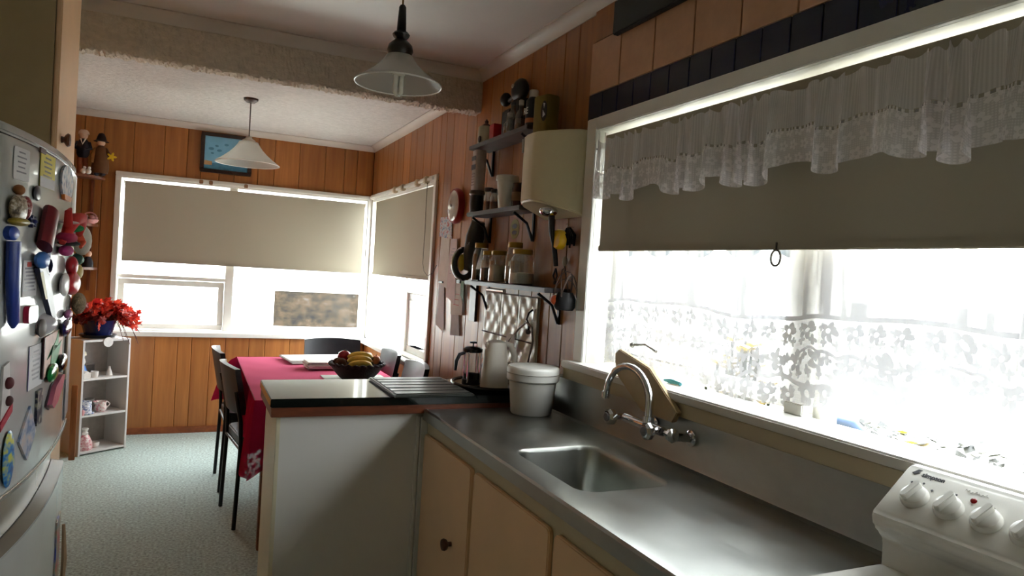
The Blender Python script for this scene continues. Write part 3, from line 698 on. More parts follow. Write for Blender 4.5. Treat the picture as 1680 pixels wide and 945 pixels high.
magnet('coupon', 'yellow printed coupon clipped high on the fridge', 2.14, 1.606, [('sheet', plate(rc(.14, .086), .001, 2.14, 1.606), C('coupon_yellow', (214, 196, 40), .5)), ('print', lines(.13, .085, 6, 2.14, 1.606), C('coupon_ink', (90, 80, 30))), ('white_band', plate(rc(.14, .026, 0, -.03), .0006, 2.14, 1.606, .0017), PAPER), ('clip', plate(rc(.05, .012, -.06, .045), .004, 2.14, 1.606), C('clip_brown', (80, 56, 46)))], 'coupon')
magnet('souvenir_magnet', 'oval picture souvenir with an orange base on the fridge', 2.39, 1.60, [('plaque', plate(ell(.115, .05), .006, 2.39, 1.60), print_mat('souvenir_print', (60, 72, 120), (170, 176, 190), (206, 190, 190), 45)), ('base', plate([(-.075, -.036), (.075, -.036), (.06, -.05), (-.06, -.05)], .009, 2.39, 1.60), C('souvenir_orange', (212, 120, 44)))])
y_, z_ = 1.92, 1.505
magnet('bear_magnet', 'brown and green furry bear magnet with a red scarf', y_, z_, [('body', blob(.045, .032, .022, y_, z_, -.008, -.008), print_mat('bear_fur', (74, 62, 44), (150, 132, 104), (196, 186, 168), 90)), ('head', blob(.018, .012, .02, y_, z_, -.008, .034), C('bear_head', (150, 96, 56), .8)), ('scarf', blob(.018, .028, .024, y_, z_, .026, -.004), print_mat('bear_scarf', (120, 30, 36), (150, 56, 58), (196, 170, 160), 120)), ('base', blob(.055, .010, .024, y_, z_, -.006, -.038), C('bear_base', (150, 130, 44), .4))])
magnet('oval_magnet', 'small dark grey oval magnet above the maroon tube', 2.046, 1.543, [('stone', blob(.026, .019, .009, 2.046, 1.543), C('slate_magnet', (62, 60, 70), .3))])
magnet('flower_magnet', 'small navy flower magnet beside the maroon tube', 2.016, 1.473, [('petals', G().prism([(.03*(.75+.25*math.cos(7*a))*math.cos(a), .016*(.75+.25*math.cos(7*a))*math.sin(a)) for a in [2*PI*k/42 for k in range(42)]], fn_, .001, .010).xf(FM_(2.016, 1.473)), C('navy_petals', (24, 28, 74), .5)), ('centre', blob(.008, .005, .016, 2.016, 1.473), C('flower_centre', (50, 56, 120)))])
y_, z_ = 2.10, 1.459
magnet('tube_magnet', 'fat maroon tube shaped magnet slanting on the fridge', y_, z_, [('tube', G().tube([(-.025, -.045, .035), (.022, .045, .035)], [.034, .034], 14).xf(FM_(y_, z_) @ Matrix.Diagonal((1, 1, .5, 1))), C('maroon_plastic', (110, 24, 32), .35))])
y_, z_ = 2.37, 1.462
lob = [('body', G().tube([(-.14, -.035, .02), (-.10, .01, .03), (-.03, .035, .035), (.05, .042, .04), (.10, .02, .035), (.10, -.01, .03)], [.008, .016, .017, .016, .014, .008], 12).xf(FM_(y_, z_)), C('red_plush', (196, 46, 38), .8, bump=.4)),
       ('belly', blob(.06, .018, .045, y_, z_, -.09, -.02), C('crimson_plush', (168, 30, 72), .8)), ('foot_tuft', blob(.07, .016, .03, y_, z_, -.03, -.056), C('magenta_plush', (176, 44, 110), .9, bump=.6)),
       ('claw', G().tube([(.10, -.01, .03), (.11, -.03, .04), (.07, -.045, .04)], [.012, .010, .004], 10).xf(FM_(y_, z_)), C('orange_plush', (214, 84, 56), .8)), ('claw', G().tube([(-.12, .01, .03), (-.13, .05, .03), (-.09, .06, .03)], [.012, .009, .004], 10).xf(FM_(y_, z_)), C('red_plush', (196, 46, 38))),
       ('mouth', blob(.05, .008, .05, y_, z_, -.07, -.035), C('black_felt', (18, 14, 18), .8)), ('leaf', blob(.016, .012, .05, y_, z_, .0, .01), C('green_felt', (40, 140, 76), .7)), ('eye', blob(.012, .005, .05, y_, z_, -.11, .022), C('eye_white', (220, 214, 210), .4))]
magnet('plush_creature', 'red and pink plush lobster creature clinging to the fridge', y_, z_, lob, 'soft toy')
magnet('wool_tuft', 'cream woollen tuft hanging behind the red plush creature', 2.66, 1.44, [('tuft', blob(.05, .05, .05, 2.66, 1.44), C('cream_wool', (206, 198, 182), .95, bump=.8, bscale=200))], 'ornament')
y_, z_ = 1.893, 1.34
magnet('pen', 'tall blue pen with a round head hanging on the fridge', y_, z_, [('barrel', G().tube([(-.004, .082, .023), (0, 0, .023), (.018, -.10, .021), (.022, -.112, .018)], [.022, .022, .018, .008], 12).xf(FM_(y_, z_) @ Matrix.Diagonal((1, 1, .6, 1))), C('pen_blue', (44, 66, 150), .35)), ('head', G().lathe([(.026, 0), (.026, .012), (.02, .016), (0, .017)], 18).xf(FM_(y_, z_) @ Matrix.Translation((.0, .10, 0)) @ Matrix.Diagonal((1, .62, 1, 1))), C('pen_head_blue', (36, 70, 160), .4))], 'pen')
y_, z_ = 2.13, 1.31
magnet('bottle_opener', 'navy bottle opener with a blue cap slanting across the fridge', y_, z_, [('handle', G().prism([(-.085, .05), (-.01, .055), (.105, -.085), (.085, -.092), (.05, -.075)], fn_, .004, .016).xf(FM_(y_, z_)), C('opener_navy', (24, 28, 62), .35)), ('cap', blob(.045, .022, .026, y_, z_, -.06, .07), C('opener_cap_blue', (48, 112, 186), .35)), ('label_strip', G().prism([(-.08, .04), (-.055, .042), (.0, -.03), (-.02, -.03)], fn_, .0165, .0172).xf(FM_(y_, z_)), C('opener_gold', (170, 158, 70))) , ('hoop', G().tube([(.01+.03*math.cos(a), .055+.02*math.sin(a), .012) for a in [2*PI*k/14 for k in range(15)]], .005, 6).xf(FM_(y_, z_)), C('opener_navy', (24, 28, 62)))], 'bottle opener')
y_, z_ = 2.19, 1.355
magnet('strap', 'narrow blue lanyard strap hanging behind the bottle opener', y_, z_, [('ribbon', plate([(-.03, .085), (.006, .085), (.018, -.02), (.036, -.095), (.026, -.095), (-.022, .0)], .003, y_, z_), C('strap_blue', (30, 44, 120), .6)), ('clip', blob(.024, .016, .014, y_, z_, -.008, .09), C('clip_blue', (40, 70, 150), .4))], 'strap')
magnet('shopping_note', 'lined white note under the navy bottle opener', 2.035, 1.335, [('sheet', plate(rc(.10, .088), .001, 2.035, 1.335), PAPER), ('print', lines(.10, .088, 8, 2.035, 1.335, fr=.9), INK), ('red_heading', plate(rc(.03, .012, -.01, .034), .0005, 2.035, 1.335, .0018), C('note_red', (190, 80, 66)))], 'note')
y_, z_ = 2.46, 1.325
magnet('bottle_magnet', 'red and white round-bellied bottle magnet', y_, z_, [('belly', blob(.10, .036, .035, y_, z_, .03, -.018), C('magnet_red', (190, 44, 52), .35)), ('white_back', blob(.075, .034, .02, y_, z_, -.075, -.018), C('magnet_white', (214, 212, 210), .35)), ('neck', blob(.034, .03, .03, y_, z_, .02, .035), C('magnet_red', (190, 44, 52)))])
y_, z_ = 2.70, 1.35
magnet('pineapple_magnet', 'small yellow pineapple magnet with green leaves', y_, z_, [('fruit', blob(.07, .026, .03, y_, z_, 0, -.014), C('pineapple_yellow', (186, 156, 66), .6, bump=.5)), ('leaf', blob(.02, .02, .03, y_, z_, -.04, .03), C('pineapple_leaf', (30, 76, 60), .5)), ('leaf', blob(.016, .016, .03, y_, z_, .03, .026), C('pineapple_leaf2', (44, 120, 84), .5))])
magnet('square_magnet', 'glossy crimson rounded square magnet below the note', 2.034, 1.248, [('button', G().prism(rrect(-.035, -.021, .035, .021, .012, 4), fn_, .001, .013).xf(FM_(2.034, 1.248)), C('crimson_gloss', (178, 30, 66), .2))])
y_, z_ = 2.18, 1.21
magnet('shell_magnet', 'grey and silver shell magnet above the peach drawing', y_, z_, [('shell', G().lathe([(.0, .03), (.02, .024), (.04, .012), (.05, 0)], 16).xf(FM_(y_, z_) @ Matrix.Diagonal((1.7, .6, 1, 1))), C('shell_silver', (190, 188, 192), .25)), ('rim', blob(.03, .024, .016, y_, z_, -.06, -.004), C('shell_grey', (120, 112, 106), .5))])
y_, z_ = 2.31, 1.122
magnet('drawing_card', 'peach and green drawing card on the fridge', y_, z_, [('card', plate(rc(.29, .108), .002, y_, z_), C('drawing_peach', (214, 176, 160), .5)), ('green_star', plate([(-.06, -.054), (-.02, .02), (-.10, -.01), (.03, .03), (.06, .054), (.07, .01), (.12, .02), (.06, -.03), (.05, -.054)], .001, y_, z_, .0028), C('drawing_green', (60, 150, 90), .5)), ('border', plate(rc(.012, .108, -.15, 0), .004, y_, z_), C('drawing_edge', (60, 34, 36)))], 'card')
magnet('oval_magnet', 'shiny green oval magnet at the bottom of the peach drawing', 2.262, 1.07, [('stone', blob(.065, .026, .018, 2.262, 1.07), C('green_gloss', (26, 120, 60), .15))])
magnet('oval_magnet', 'shiny black oval magnet beside the green one', 2.415, 1.075, [('stone', blob(.075, .027, .02, 2.415, 1.075), C('black_gloss', (16, 16, 18), .12))])
magnet('oval_magnet', 'dark purple oval magnet with an orange tip', 2.46, 1.185, [('stone', blob(.085, .026, .022, 2.46, 1.175), C('purple_gloss', (34, 28, 78), .2)), ('tip', blob(.05, .014, .02, 2.50, 1.212), C('purple_tip', (150, 80, 130), .4))])
magnet('oval_magnet', 'pink leaf-shaped magnet below the green oval', 2.33, 1.007, [('leaf', G().prism([(-.10, -.02), (-.06, -.037), (.0, -.03), (.08, .0), (.11, .03), (.07, .037), (-.04, .02)], fn_, .001, .016).xf(FM_(2.33, 1.007)), C('pink_gloss', (196, 110, 134), .25)), ('back', plate([(-.108, -.024), (-.06, -.042), (.0, -.036), (.085, -.005), (.115, .03), (.07, .041), (-.046, .024)], .004, 2.33, 1.007), C('pink_edge', (80, 60, 66)))])
magnet('strip_magnet', 'narrow black picture strip magnet on the fridge', 2.15, .998, [('strip', plate(rc(.05, .09), .006, 2.15, .998), print_mat('strip_print', (20, 22, 30), (40, 44, 66), (150, 150, 130), 40))])
magnet('diamond_magnet', 'diamond shaped blue landscape picture magnet', 2.063, .95, [('plaque', plate([(0, -.068), (.062, -.008), (.01, .066), (-.066, -.006)], .005, 2.063, .95), print_mat('diamond_print', (104, 124, 160), (168, 172, 182), (198, 178, 168), 26))])
magnet('bookmark', 'long grey and brown bookmark down the far edge of the door', 2.70, 1.02, [('strip', plate(rc(.16, .32), .003, 2.70, 1.02), C('bookmark_grey', (116, 112, 116), .4)), ('lace_edge', plate(rc(.06, .16, -.10, .06), .004, 2.70, 1.02), C('bookmark_brown', (140, 116, 92), .7))], 'bookmark')
magnet('fish_magnet', 'blue striped fish magnet low on the upper door', 1.935, .92, [('body', blob(.03, .068, .012, 1.935, .92), print_mat('fish_print', (24, 60, 130), (40, 120, 180), (190, 190, 80), 34))])
y_, z_ = 1.91, 1.07
magnet('banner_magnet', 'white figure magnet holding a red banner', y_, z_, [('figure', plate([(-.025, -.07), (.025, -.055), (.02, .02), (.01, .078), (-.02, .07)], .005, y_, z_), C('figure_white', (206, 200, 196), .5)), ('banner', plate([(-.03, -.075), (.03, -.04), (.03, -.02), (-.03, -.055)], .008, y_, z_), C('banner_red', (176, 34, 54), .4)), ('hair', blob(.016, .014, .016, y_, z_, .004, .03), C('figure_hair', (90, 30, 34), .7)), ('hand', blob(.014, .012, .014, y_, z_, .01, -.012), C('figure_dark', (70, 30, 28), .7))])
magnet('dried_posy', 'tan dried flower posy at the far edge of the fridge door', 2.76, 1.228, [('posy', blob(.10, .036, .04, 2.76, 1.228), C('dried_tan', (150, 130, 100), .95, var=.4, scale=120, bump=1, bscale=150, bdist=.01))], 'ornament')
magnet('paper_slip', 'thin printed paper slip beside the peach drawing', 2.115, 1.11, [('sheet', plate(rc(.12, .11), .0008, 2.115, 1.11), PAPER), ('print', lines(.11, .10, 7, 2.115, 1.11, .0015), C('slip_ink', (168, 166, 172))), ('edge', plate(rc(.004, .11, -.06, 0), .001, 2.115, 1.11), C('slip_edge', (86, 80, 130)))], 'paper')
magnet('picture_strip', 'red, blue and olive picture strip on the freezer door', 2.62, .42, [('card', plate(rc(.12, .26), .003, 2.62, .42), print_mat('lower_print', (70, 80, 160), (150, 150, 120), (190, 60, 80), 14))], 'picture')
magnet('driftwood_magnet', 'tan driftwood magnet at the far edge of the freezer door', 2.765, .42, [('stick', G().tube([(0, -.12, .012), (.006, 0, .016), (0, .12, .01)], [.006, .008, .005], 8).xf(FM_(2.745, .36)), C('driftwood', (156, 130, 100), .8))])

# ================================================================== pendant lamps
def pendant(name, label, c, zrim, R, ceil_z, dark_turned, cordc, hs=1.0):
    t = thing(name, label, 'lamp', (c[0], c[1], zrim))
    sh = [(R, 0), (R*.97, .006), (R*.80, .030), (R*.60, .062), (R*.44, .095), (R*.34, .122), (R*.29, .140)]; sh = [(a, b*hs) for a, b in sh]
    g = G().lathe(sh, 40, (c[0], c[1], zrim)); g.f = [f for f in g.f if len(f) == 4]
    so = obj('shade', g, SHADEG, t, smooth=60, thick=.003)
    obj('shade_rim', G().tube([(c[0]+R*math.cos(2*PI*k/48), c[1]+R*math.sin(2*PI*k/48), zrim) for k in range(49)], .0028, 8), mat('rim_glass', (226, 224, 218), .15), so, smooth=60)
    zt = zrim+.140*hs
    if dark_turned:
        pf = [(.030, -.006), (.038, .002), (.044, .018), (.040, .036), (.026, .050), (.018, .056), (.026, .064), (.030, .072), (.024, .080), (.016, .084), (.015, .110), (.012, .165), (.008, .172), (0, .173)]
        obj('turned_holder', G().lathe(pf, 24, (c[0], c[1], zt)), mat('turned_black_wood', (20, 15, 14), .35, var=.3), t, smooth=35)
        zt += .17
        b = obj('bulb', G().lathe([(.014, 0), (.017, -.02), (.021, -.03), (.021, -.05), (.012, -.054)], 16, (c[0], c[1], zrim+.082)), mat('bulb_base', (206, 200, 186), .4), t, smooth=40)
        for dx, dy in ((.010, 0), (-.010, 0), (0, .010)):
            obj('bulb_tube', G().tube([(c[0]+dx, c[1]+dy, zrim+.038), (c[0]+dx, c[1]+dy, zrim-.028), (c[0]+dx*.2, c[1]+dy*.2, zrim-.036)], .0085, 10), mat('bulb_glass', (228, 226, 216), .2), b, smooth=40)
    else:
        obj('cap', G().lathe([(.044, -.004), (.04, .012), (.022, .022), (.018, .034), (0, .036)], 20, (c[0], c[1], zt)), mat('lamp_cap', (196, 186, 168), .5), t, smooth=35); zt += .034
    obj('flex_cord', G().tube([(c[0], c[1], zt), (c[0], c[1], ceil_z-.02)], .0035, 8), cordc, t, smooth=50)
    obj('ceiling_rose', G().lathe([(.0, -.028), (.026, -.026), (.044, -.012), (.046, 0)], 20, (c[0], c[1], ceil_z)), mat('rose_brown', (66, 40, 30), .4), t, smooth=35)
pendant('pendant_lamp', 'frosted glass pendant lamp on a black turned holder in the kitchen', (.606, 2.36), 2.037, .146, 2.50, True, mat('cord_tan', (140, 112, 70), .6), .68)
pendant('pendant_lamp', 'white pendant lamp on a brown cord over the dining table', (.291, 4.86), 2.020, .195, 2.44, False, mat('cord_darkbrown', (58, 34, 26), .6))

# ================================================================== picture
pc = thing('framed_picture', 'dark framed blue seaside picture on the far wall', 'picture', (.2, D-.012, 2.07))
obj('frame', frame_rect(G(), lambda a, b, d: (a, D-d, b), .015, 2.07, .392, 2.385, .028, .002, .026), mat('dark_frame', (44, 26, 20), .35, var=.2), pc, bevel=.003)
obj('print', G().box(.04, D-.012, 2.095, .367, D-.008, 2.36), mat('sky_blue_print', (120, 176, 206), .25, var=.12, scale=9), pc)
PICW = mat('picture_white', (226, 222, 210), .4, var=.05); PICD = mat('picture_teal', (70, 130, 160), .4, var=.2); PICT = mat('picture_tan', (190, 154, 110), .4, var=.1)
def pp(poly, m, k=0): obj('painted_shape', G().prism(poly, lambda u, v, w_: (u, D-.0122-.0002*k-w_, v), 0, .0004), m, pc)
pp([(.04, 2.095), (.367, 2.095), (.367, 2.145), (.24, 2.155), (.12, 2.15), (.04, 2.14)], PICD, 0)
pp([(.042, 2.13), (.10, 2.13), (.10, 2.16), (.045, 2.165)], PICT, 1)
pp([(.125, 2.185), (.155, 2.175), (.215, 2.175), (.235, 2.19), (.18, 2.197)], PICW, 1)
for (cx, cy, s) in ((.09, 2.26, .02), (.13, 2.285, .014), (.15, 2.25, .018), (.20, 2.30, .016), (.10, 2.225, .012)): pp(ell(s, s*.6, 10, cx, cy), PICD, 1)
pp(ell(.045, .045, 22, .315, 2.29), mat('picture_wheel', (96, 120, 136), .4), 1); pp(ell(.036, .036, 22, .315, 2.29), mat('sky_blue_print', (120, 176, 206)), 2)

# ================================================================== corner shelf with figurines
SHW = wood('corner_shelf_wood', (92, 46, 24), (126, 68, 38), (8, 8, 3), .4, 6, .08)
cs = thing('corner_shelf', 'brown three-tier wooden corner shelf left of the far window', 'shelf', (-.80, D-.1, 1.2))
obj('back_board', G().box(-.715, D-.014, 1.10, -.695, D-.001, 2.0), SHW, cs)
obj('side_board', G().box(-.968, D-.25, 1.10, -.952, D-.02, 2.0), SHW, cs)
for z_, xr, dp in ((1.935, -.625, .26), (1.585, -.655, .22), (1.265, -.65, .22)):
    poly = [(-.95, D-.016), (xr, D-.016)]+[(xr-(xr+.95)*(1-math.cos(a)), D-.016-dp*math.sin(a)) for a in [PI/2*k/8 for k in range(1, 9)]]
    obj('shelf_board', G().prism(poly, fn_, z_-.009, z_+.009), SHW, cs, bevel=.002)
def lathe_thing(name, label, cat, c, prof, m, extra=(), group=None, n=18):
    t = thing(name, label, cat, c, group=group)
    obj('body', G().lathe(prof, n, c), m, t, smooth=40)
    for nm, g_, mm in extra: obj(nm, g_, mm, t, smooth=40)
    return t
SKIN = mat('doll_skin', (214, 176, 150), .6); DK = mat('doll_dark', (34, 34, 44), .8); BRN = mat('doll_brown', (96, 60, 30), .85); WHC = mat('white_china', (224, 218, 210), .2, var=.05)
x, y, z = -.762, D-.13, 1.945
t = thing('doll_figurine', 'rag doll in dark waistcoat with cream hat on the top corner shelf', 'figurine', (x, y, z), group='ornaments on the corner shelf')
obj('body', G().lathe([(.030, .12), (.042, .15), (.044, .20), (.030, .245), (.012, .262)], 14, (x, y, z)), DK, t, smooth=50)
for s in (-.018, .018): obj('leg', G().tube([(x+s, y, z+.0), (x+s, y, z+.07), (x+s*.9, y, z+.13)], [.014, .016, .02], 10), mat('doll_trousers', (150, 84, 56), .8), t, smooth=50)
obj('head', G().ball((x, y, z+.285), .028, .028, .032, 14), SKIN, t, smooth=60)
obj('hat', G().lathe([(.036, .292), (.034, .308), (.022, .322), (0, .326)], 14, (x, y, z)), mat('doll_hat_cream', (214, 180, 156), .8), t, smooth=50)
for s in (-1, 1): obj('arm', G().tube([(x+s*.035, y, z+.235), (x+s*.05, y-.01, z+.19), (x+s*.012, y-.04, z+.175)], [.012, .012, .009], 8), DK, t, smooth=50)
obj('collar', G().tube([(x-.015, y-.03, z+.255), (x, y-.045, z+.215), (x+.015, y-.03, z+.255)], .006, 6), WHC, t)
x = -.650
t = thing('scarecrow_figurine', 'brown scarecrow doll holding a yellow flower on the top corner shelf', 'figurine', (x, y, z), group='ornaments on the corner shelf')
obj('coat', G().lathe([(.05, .02), (.058, .06), (.05, .14), (.036, .20), (.014, .225)], 12, (x, y, z)), BRN, t, smooth=50)
obj('head', G().ball((x, y, z+.245), .026, .026, .028, 14), SKIN, t, smooth=60)
obj('hat', G().lathe([(.052, .252), (.034, .262), (.028, .285), (.018, .31), (0, .316)], 14, (x, y, z)), mat('scarecrow_hat', (44, 30, 26), .85), t, smooth=50)
obj('arm', G().tube([(x-.03, y, z+.20), (x-.045, y-.02, z+.15), (x-.05, y-.03, z+.09)], [.014, .018, .012], 8), mat('sleeve_tan', (150, 100, 50), .85), t, smooth=50)
obj('arm', G().tube([(x+.03, y, z+.20), (x+.055, y-.02, z+.16), (x+.07, y-.03, z+.145)], [.014, .014, .01], 8), BRN, t, smooth=50)
obj('flower', G().prism([(x+.075+.034*(.7+.3*math.cos(5*a))*math.cos(a), z+.145+.034*(.7+.3*math.cos(5*a))*math.sin(a)) for a in [2*PI*k/30 for k in range(30)]], lambda u, v, w_: (u, y-.05+w_, v), 0, .008), mat('flower_yellow', (224, 190, 40), .6), t)
for s in (-.02, .02): obj('boot', G().ball((x+s, y-.01, z+.015), .018, .026, .016, 10), DK, t, smooth=60)
for k, (xx, lb) in enumerate(((-.745, 'small round white china ornament at the dark doll\'s feet'), (-.715, 'small white china bird between the two dolls'))):
    yy = D-.20
    t = thing('china_ornament', lb, 'ornament', (xx, yy, 1.945), group='ornaments on the corner shelf')
    obj('body', G().ball((xx, yy, 1.945+.020), .020, .018, .020, 12), WHC, t, smooth=60); obj('head', G().ball((xx+.006, yy, 1.945+.045), .011, .011, .012, 10), WHC, t, smooth=60)
x, y, z = -.70, D-.12, 1.595
t = thing('china_basket', 'pink china basket ornament on the middle corner shelf', 'ornament', (x, y, z), group='ornaments on the corner shelf')
PK = mat('pink_china', (206, 150, 150), .35, var=.2, scale=80)
obj('bowl', G().lathe([(.030, 0), (.05, .012), (.058, .03), (.05, .034), (.03, .03)], 18, (x, y, z)), PK, t, smooth=40)
for a in range(5): obj('rose', G().ball((x+.034*math.cos(a*1.3), y+.02*math.sin(a*1.3), z+.042+.008*(a % 2)), .018, .016, .014, 10), PK, t, smooth=60)
obj('handle', G().tube([(x+.045*math.cos(PI*k/10), y, z+.035+.045*math.sin(PI*k/10)) for k in range(11)], .006, 6), PK, t, smooth=50)
x, z = -.70, 1.275
t = thing('seated_figurine', 'little seated dark figurine with pale head on the lowest corner shelf', 'figurine', (x, y, z), group='ornaments on the corner shelf')
obj('body', G().lathe([(.034, 0), (.036, .03), (.024, .065), (.010, .08)], 14, (x, y, z)), DK, t, smooth=50); obj('head', G().ball((x, y, z+.098), .024, .024, .024, 14), SKIN, t, smooth=60)
t = thing('glass_ornament', 'pale green glass ornament on the lowest corner shelf', 'ornament', (-.775, y, z), group='ornaments on the corner shelf')
obj('body', G().lathe([(.026, 0), (.034, .02), (.028, .05), (.016, .075), (.02, .09)], 16, (-.775, y, z)), mat('pale_green_glass', (150, 160, 130), .15), t, smooth=50); obj('foot', G().lathe([(.03, 0), (.03, .006)], 16, (-.775, y, z)), WHC, t)

# ================================================================== white bookcase set across the corner
BW = mat('bookcase_white', (212, 208, 204), .45, var=.03, scale=5)
A = Vector((-.645, 5.475, 0)); Bp = Vector((-.375, 5.672, 0)); ex = (Bp-A).normalized(); ey = Vector((-ex.y, ex.x, 0)); BL = (Bp-A).length
angb = math.atan2(ex.y, ex.x); HB = .79
bk = thing('bookcase', 'small white three-shelf bookcase standing across the corner', 'bookcase', tuple(A), angb, local=True)
obj('side_panel', G().box(0, 0, 0, .014, .26, HB), BW, bk, bevel=.001); obj('side_panel', G().box(BL-.014, 0, 0, BL, .26, HB), BW, bk, bevel=.001)
obj('back_panel', G().box(.014, .25, 0, BL-.014, .26, HB-.014), mat('bookcase_back', (190, 182, 174), .6), bk)
for z_ in (.012, .262, .512, HB-.014): obj('shelf_board', G().box(.014, .002, z_, BL-.014, .25, z_+.014), BW, bk, bevel=.001)
def bloc(u, v, z_): p = A+ex*u+ey*v; return (p.x, p.y, z_)
BG = 'china on the white bookcase'
S1, S2, S3 = .526, .276, .026
t = thing('lady_figurine', 'china lady in blue skirt and white bonnet on the top bookcase shelf', 'figurine', bloc(.055, .10, S1), angb, BG, True)
obj('skirt', G().lathe([(.036, 0), (.038, .02), (.026, .06), (.014, .085)], 16), mat('china_blue', (60, 116, 190), .3), t, smooth=50); obj('bodice', G().lathe([(.014, .083), (.022, .105), (.016, .125), (.008, .135)], 14), WHC, t, smooth=50)
obj('head', G().ball((0, 0, .15), .018, .018, .02, 12), WHC, t, smooth=60); obj('bonnet', G().lathe([(.026, .15), (.022, .17), (.008, .185), (0, .186)], 14), mat('bonnet_cream', (216, 204, 176), .4), t, smooth=50)
t = thing('red_ornament', 'dark red ornament at the back of the top bookcase shelf', 'ornament', bloc(.07, .2, S1), angb, BG, True)
obj('stem', G().lathe([(.02, 0), (.006, .01), (.006, .20)], 10), DK, t); obj('head', G().ball((0, 0, .205), .026, .02, .016, 12), mat('dark_red', (120, 24, 34), .5), t, smooth=60)
t = thing('photo_block', 'small dark photo block at the back of the top bookcase shelf', 'picture', bloc(.165, .20, S1), angb, BG, True)
obj('block', G().box(-.035, -.008, 0, .035, .008, .075), mat('photo_edge', (150, 140, 130), .5), t, bevel=.002); obj('photo', G().box(-.028, -.0095, .008, .028, -.0085, .066), mat('photo_dark', (84, 78, 72), .3, var=.4), t)
t = thing('house_ornament', 'tiny white china cottage at the front of the top bookcase shelf', 'ornament', bloc(.045, .03, S1), angb, BG, True)
obj('wall', G().box(-.024, -.018, 0, .024, .018, .03), WHC, t, bevel=.002); obj('roof', G().prism([(-.028, .03), (.028, .03), (0, .052)], lambda u, v, w_: (u, w_, v), -.02, .02), WHC, t)
def cup(name, label, loc, R, hh, m, hs=1):
    t = thing(name, label, 'cup', loc, angb, BG, True)
    obj('bowl', G().lathe([(R*.7, 0), (R*.9, .005), (R, hh*.5), (R*1.02, hh), (R*.94, hh), (R*.9, hh*.3), (0, hh*.15)], 18), m, t, smooth=40)
    obj('handle', G().tube([(hs*(R+.018*math.sin(PI*k/8)), 0, hh*.25+hh*.55*k/8) for k in range(9)], .0035, 6), m, t, smooth=50); return t
cup('small_mug', 'small white mug in the middle of the top bookcase shelf', bloc(.115, .05, S1), .024, .042, WHC, -1)
lathe_thing('china_bell', 'small white china bell at the end of the top bookcase shelf', 'bell', bloc(.235, .08, S1), [(.024, 0), (.020, .015), (.014, .035), (.008, .05), (.010, .06), (0, .066)], WHC, group=BG)
DELFT = print_mat('delft_print', (60, 92, 160), (206, 208, 214), (220, 220, 222), 70)
t = thing('delft_jar', 'blue and white patterned pot on the middle bookcase shelf', 'pot', bloc(.065, .05, S2), angb, BG, True)
obj('body', G().lathe([(.04, 0), (.044, .008), (.037, .014), (.037, .055), (.034, .062), (.036, .068), (.036, .088), (.03, .088), (.028, .03), (0, .02)], 20), DELFT, t, smooth=40); obj('saucer', G().lathe([(.03, 0), (.05, .004), (.052, .012), (.04, .012)], 20), DELFT, t, smooth=40)
cup('dark_mug', 'tall grey mug behind the blue and white pot', bloc(.145, .15, S2), .030, .085, mat('grey_mug', (126, 120, 112), .35))
t = thing('floral_jug', 'cream jug with pink flowers on the middle bookcase shelf', 'jug', bloc(.175, .06, S2), angb, BG, True)
FLOR = print_mat('floral_print', (206, 120, 130), (222, 210, 202), (224, 214, 206), 60)
obj('body', G().lathe([(.022, 0), (.034, .012), (.038, .035), (.032, .055), (.038, .075), (.034, .075), (.028, .05), (0, .03)], 20), FLOR, t, smooth=40)
obj('handle', G().tube([(.034+.028*math.sin(PI*k/8), 0, .022+.05*k/8) for k in range(9)], .004, 6), FLOR, t, smooth=50); obj('spout', G().tube([(-.03, 0, .06), (-.052, 0, .08)], [.012, .005], 8), FLOR, t, smooth=50)
lathe_thing('small_pot', 'little pinkish pot at the near end of the middle bookcase shelf', 'pot', bloc(.028, .02, S2), [(.012, 0), (.014, .02), (.010, .035), (0, .036)], PK, group=BG)
t = thing('pink_vase', 'pink and white flounced vase on the bottom bookcase shelf', 'vase', bloc(.075, .06, S3), angb, BG, True)
obj('body', G().lathe([(.042, 0), (.048, .01), (.046, .05), (.030, .09), (.018, .105)], 20), print_mat('pink_vase_print', (196, 104, 116), (214, 166, 166), (228, 212, 206), 55), t, smooth=40)
obj('neck', G().lathe([(.018, .10), (.022, .115), (.014, .125), (.022, .145), (.018, .15)], 16), WHC, t, smooth=40)
cup('tea_cup', 'shallow white tea cup on the bottom bookcase shelf', bloc(.155, .09, S3), .036, .036, WHC, -1)
t = thing('doily', 'white lace doily hanging over the bookcase edge', 'doily', bloc(.17, .1, HB), angb, None, True)
obj('cloth', G().prism(ell(.11, .10, 24, 0, .0), fn_, .0005, .0025), mat('doily_white', (226, 222, 218), .9), t)
obj('scallop', G().prism(ell(.034, .034, 18, .0, -.018), lambda u, v, w_: (u, -.102-w_, v), 0, .0015), mat('doily_white', (226, 222, 218)), t)
tag(obj('leaning_board', G().box(-.690, 5.40, 0, -.655, 5.415, .50), wood('board_tan', (120, 74, 40), (160, 104, 60), (6, 6, 1), .4, 6, .05), bevel=.002), 'narrow brown board standing behind the fridge beside the bookcase', 'board')

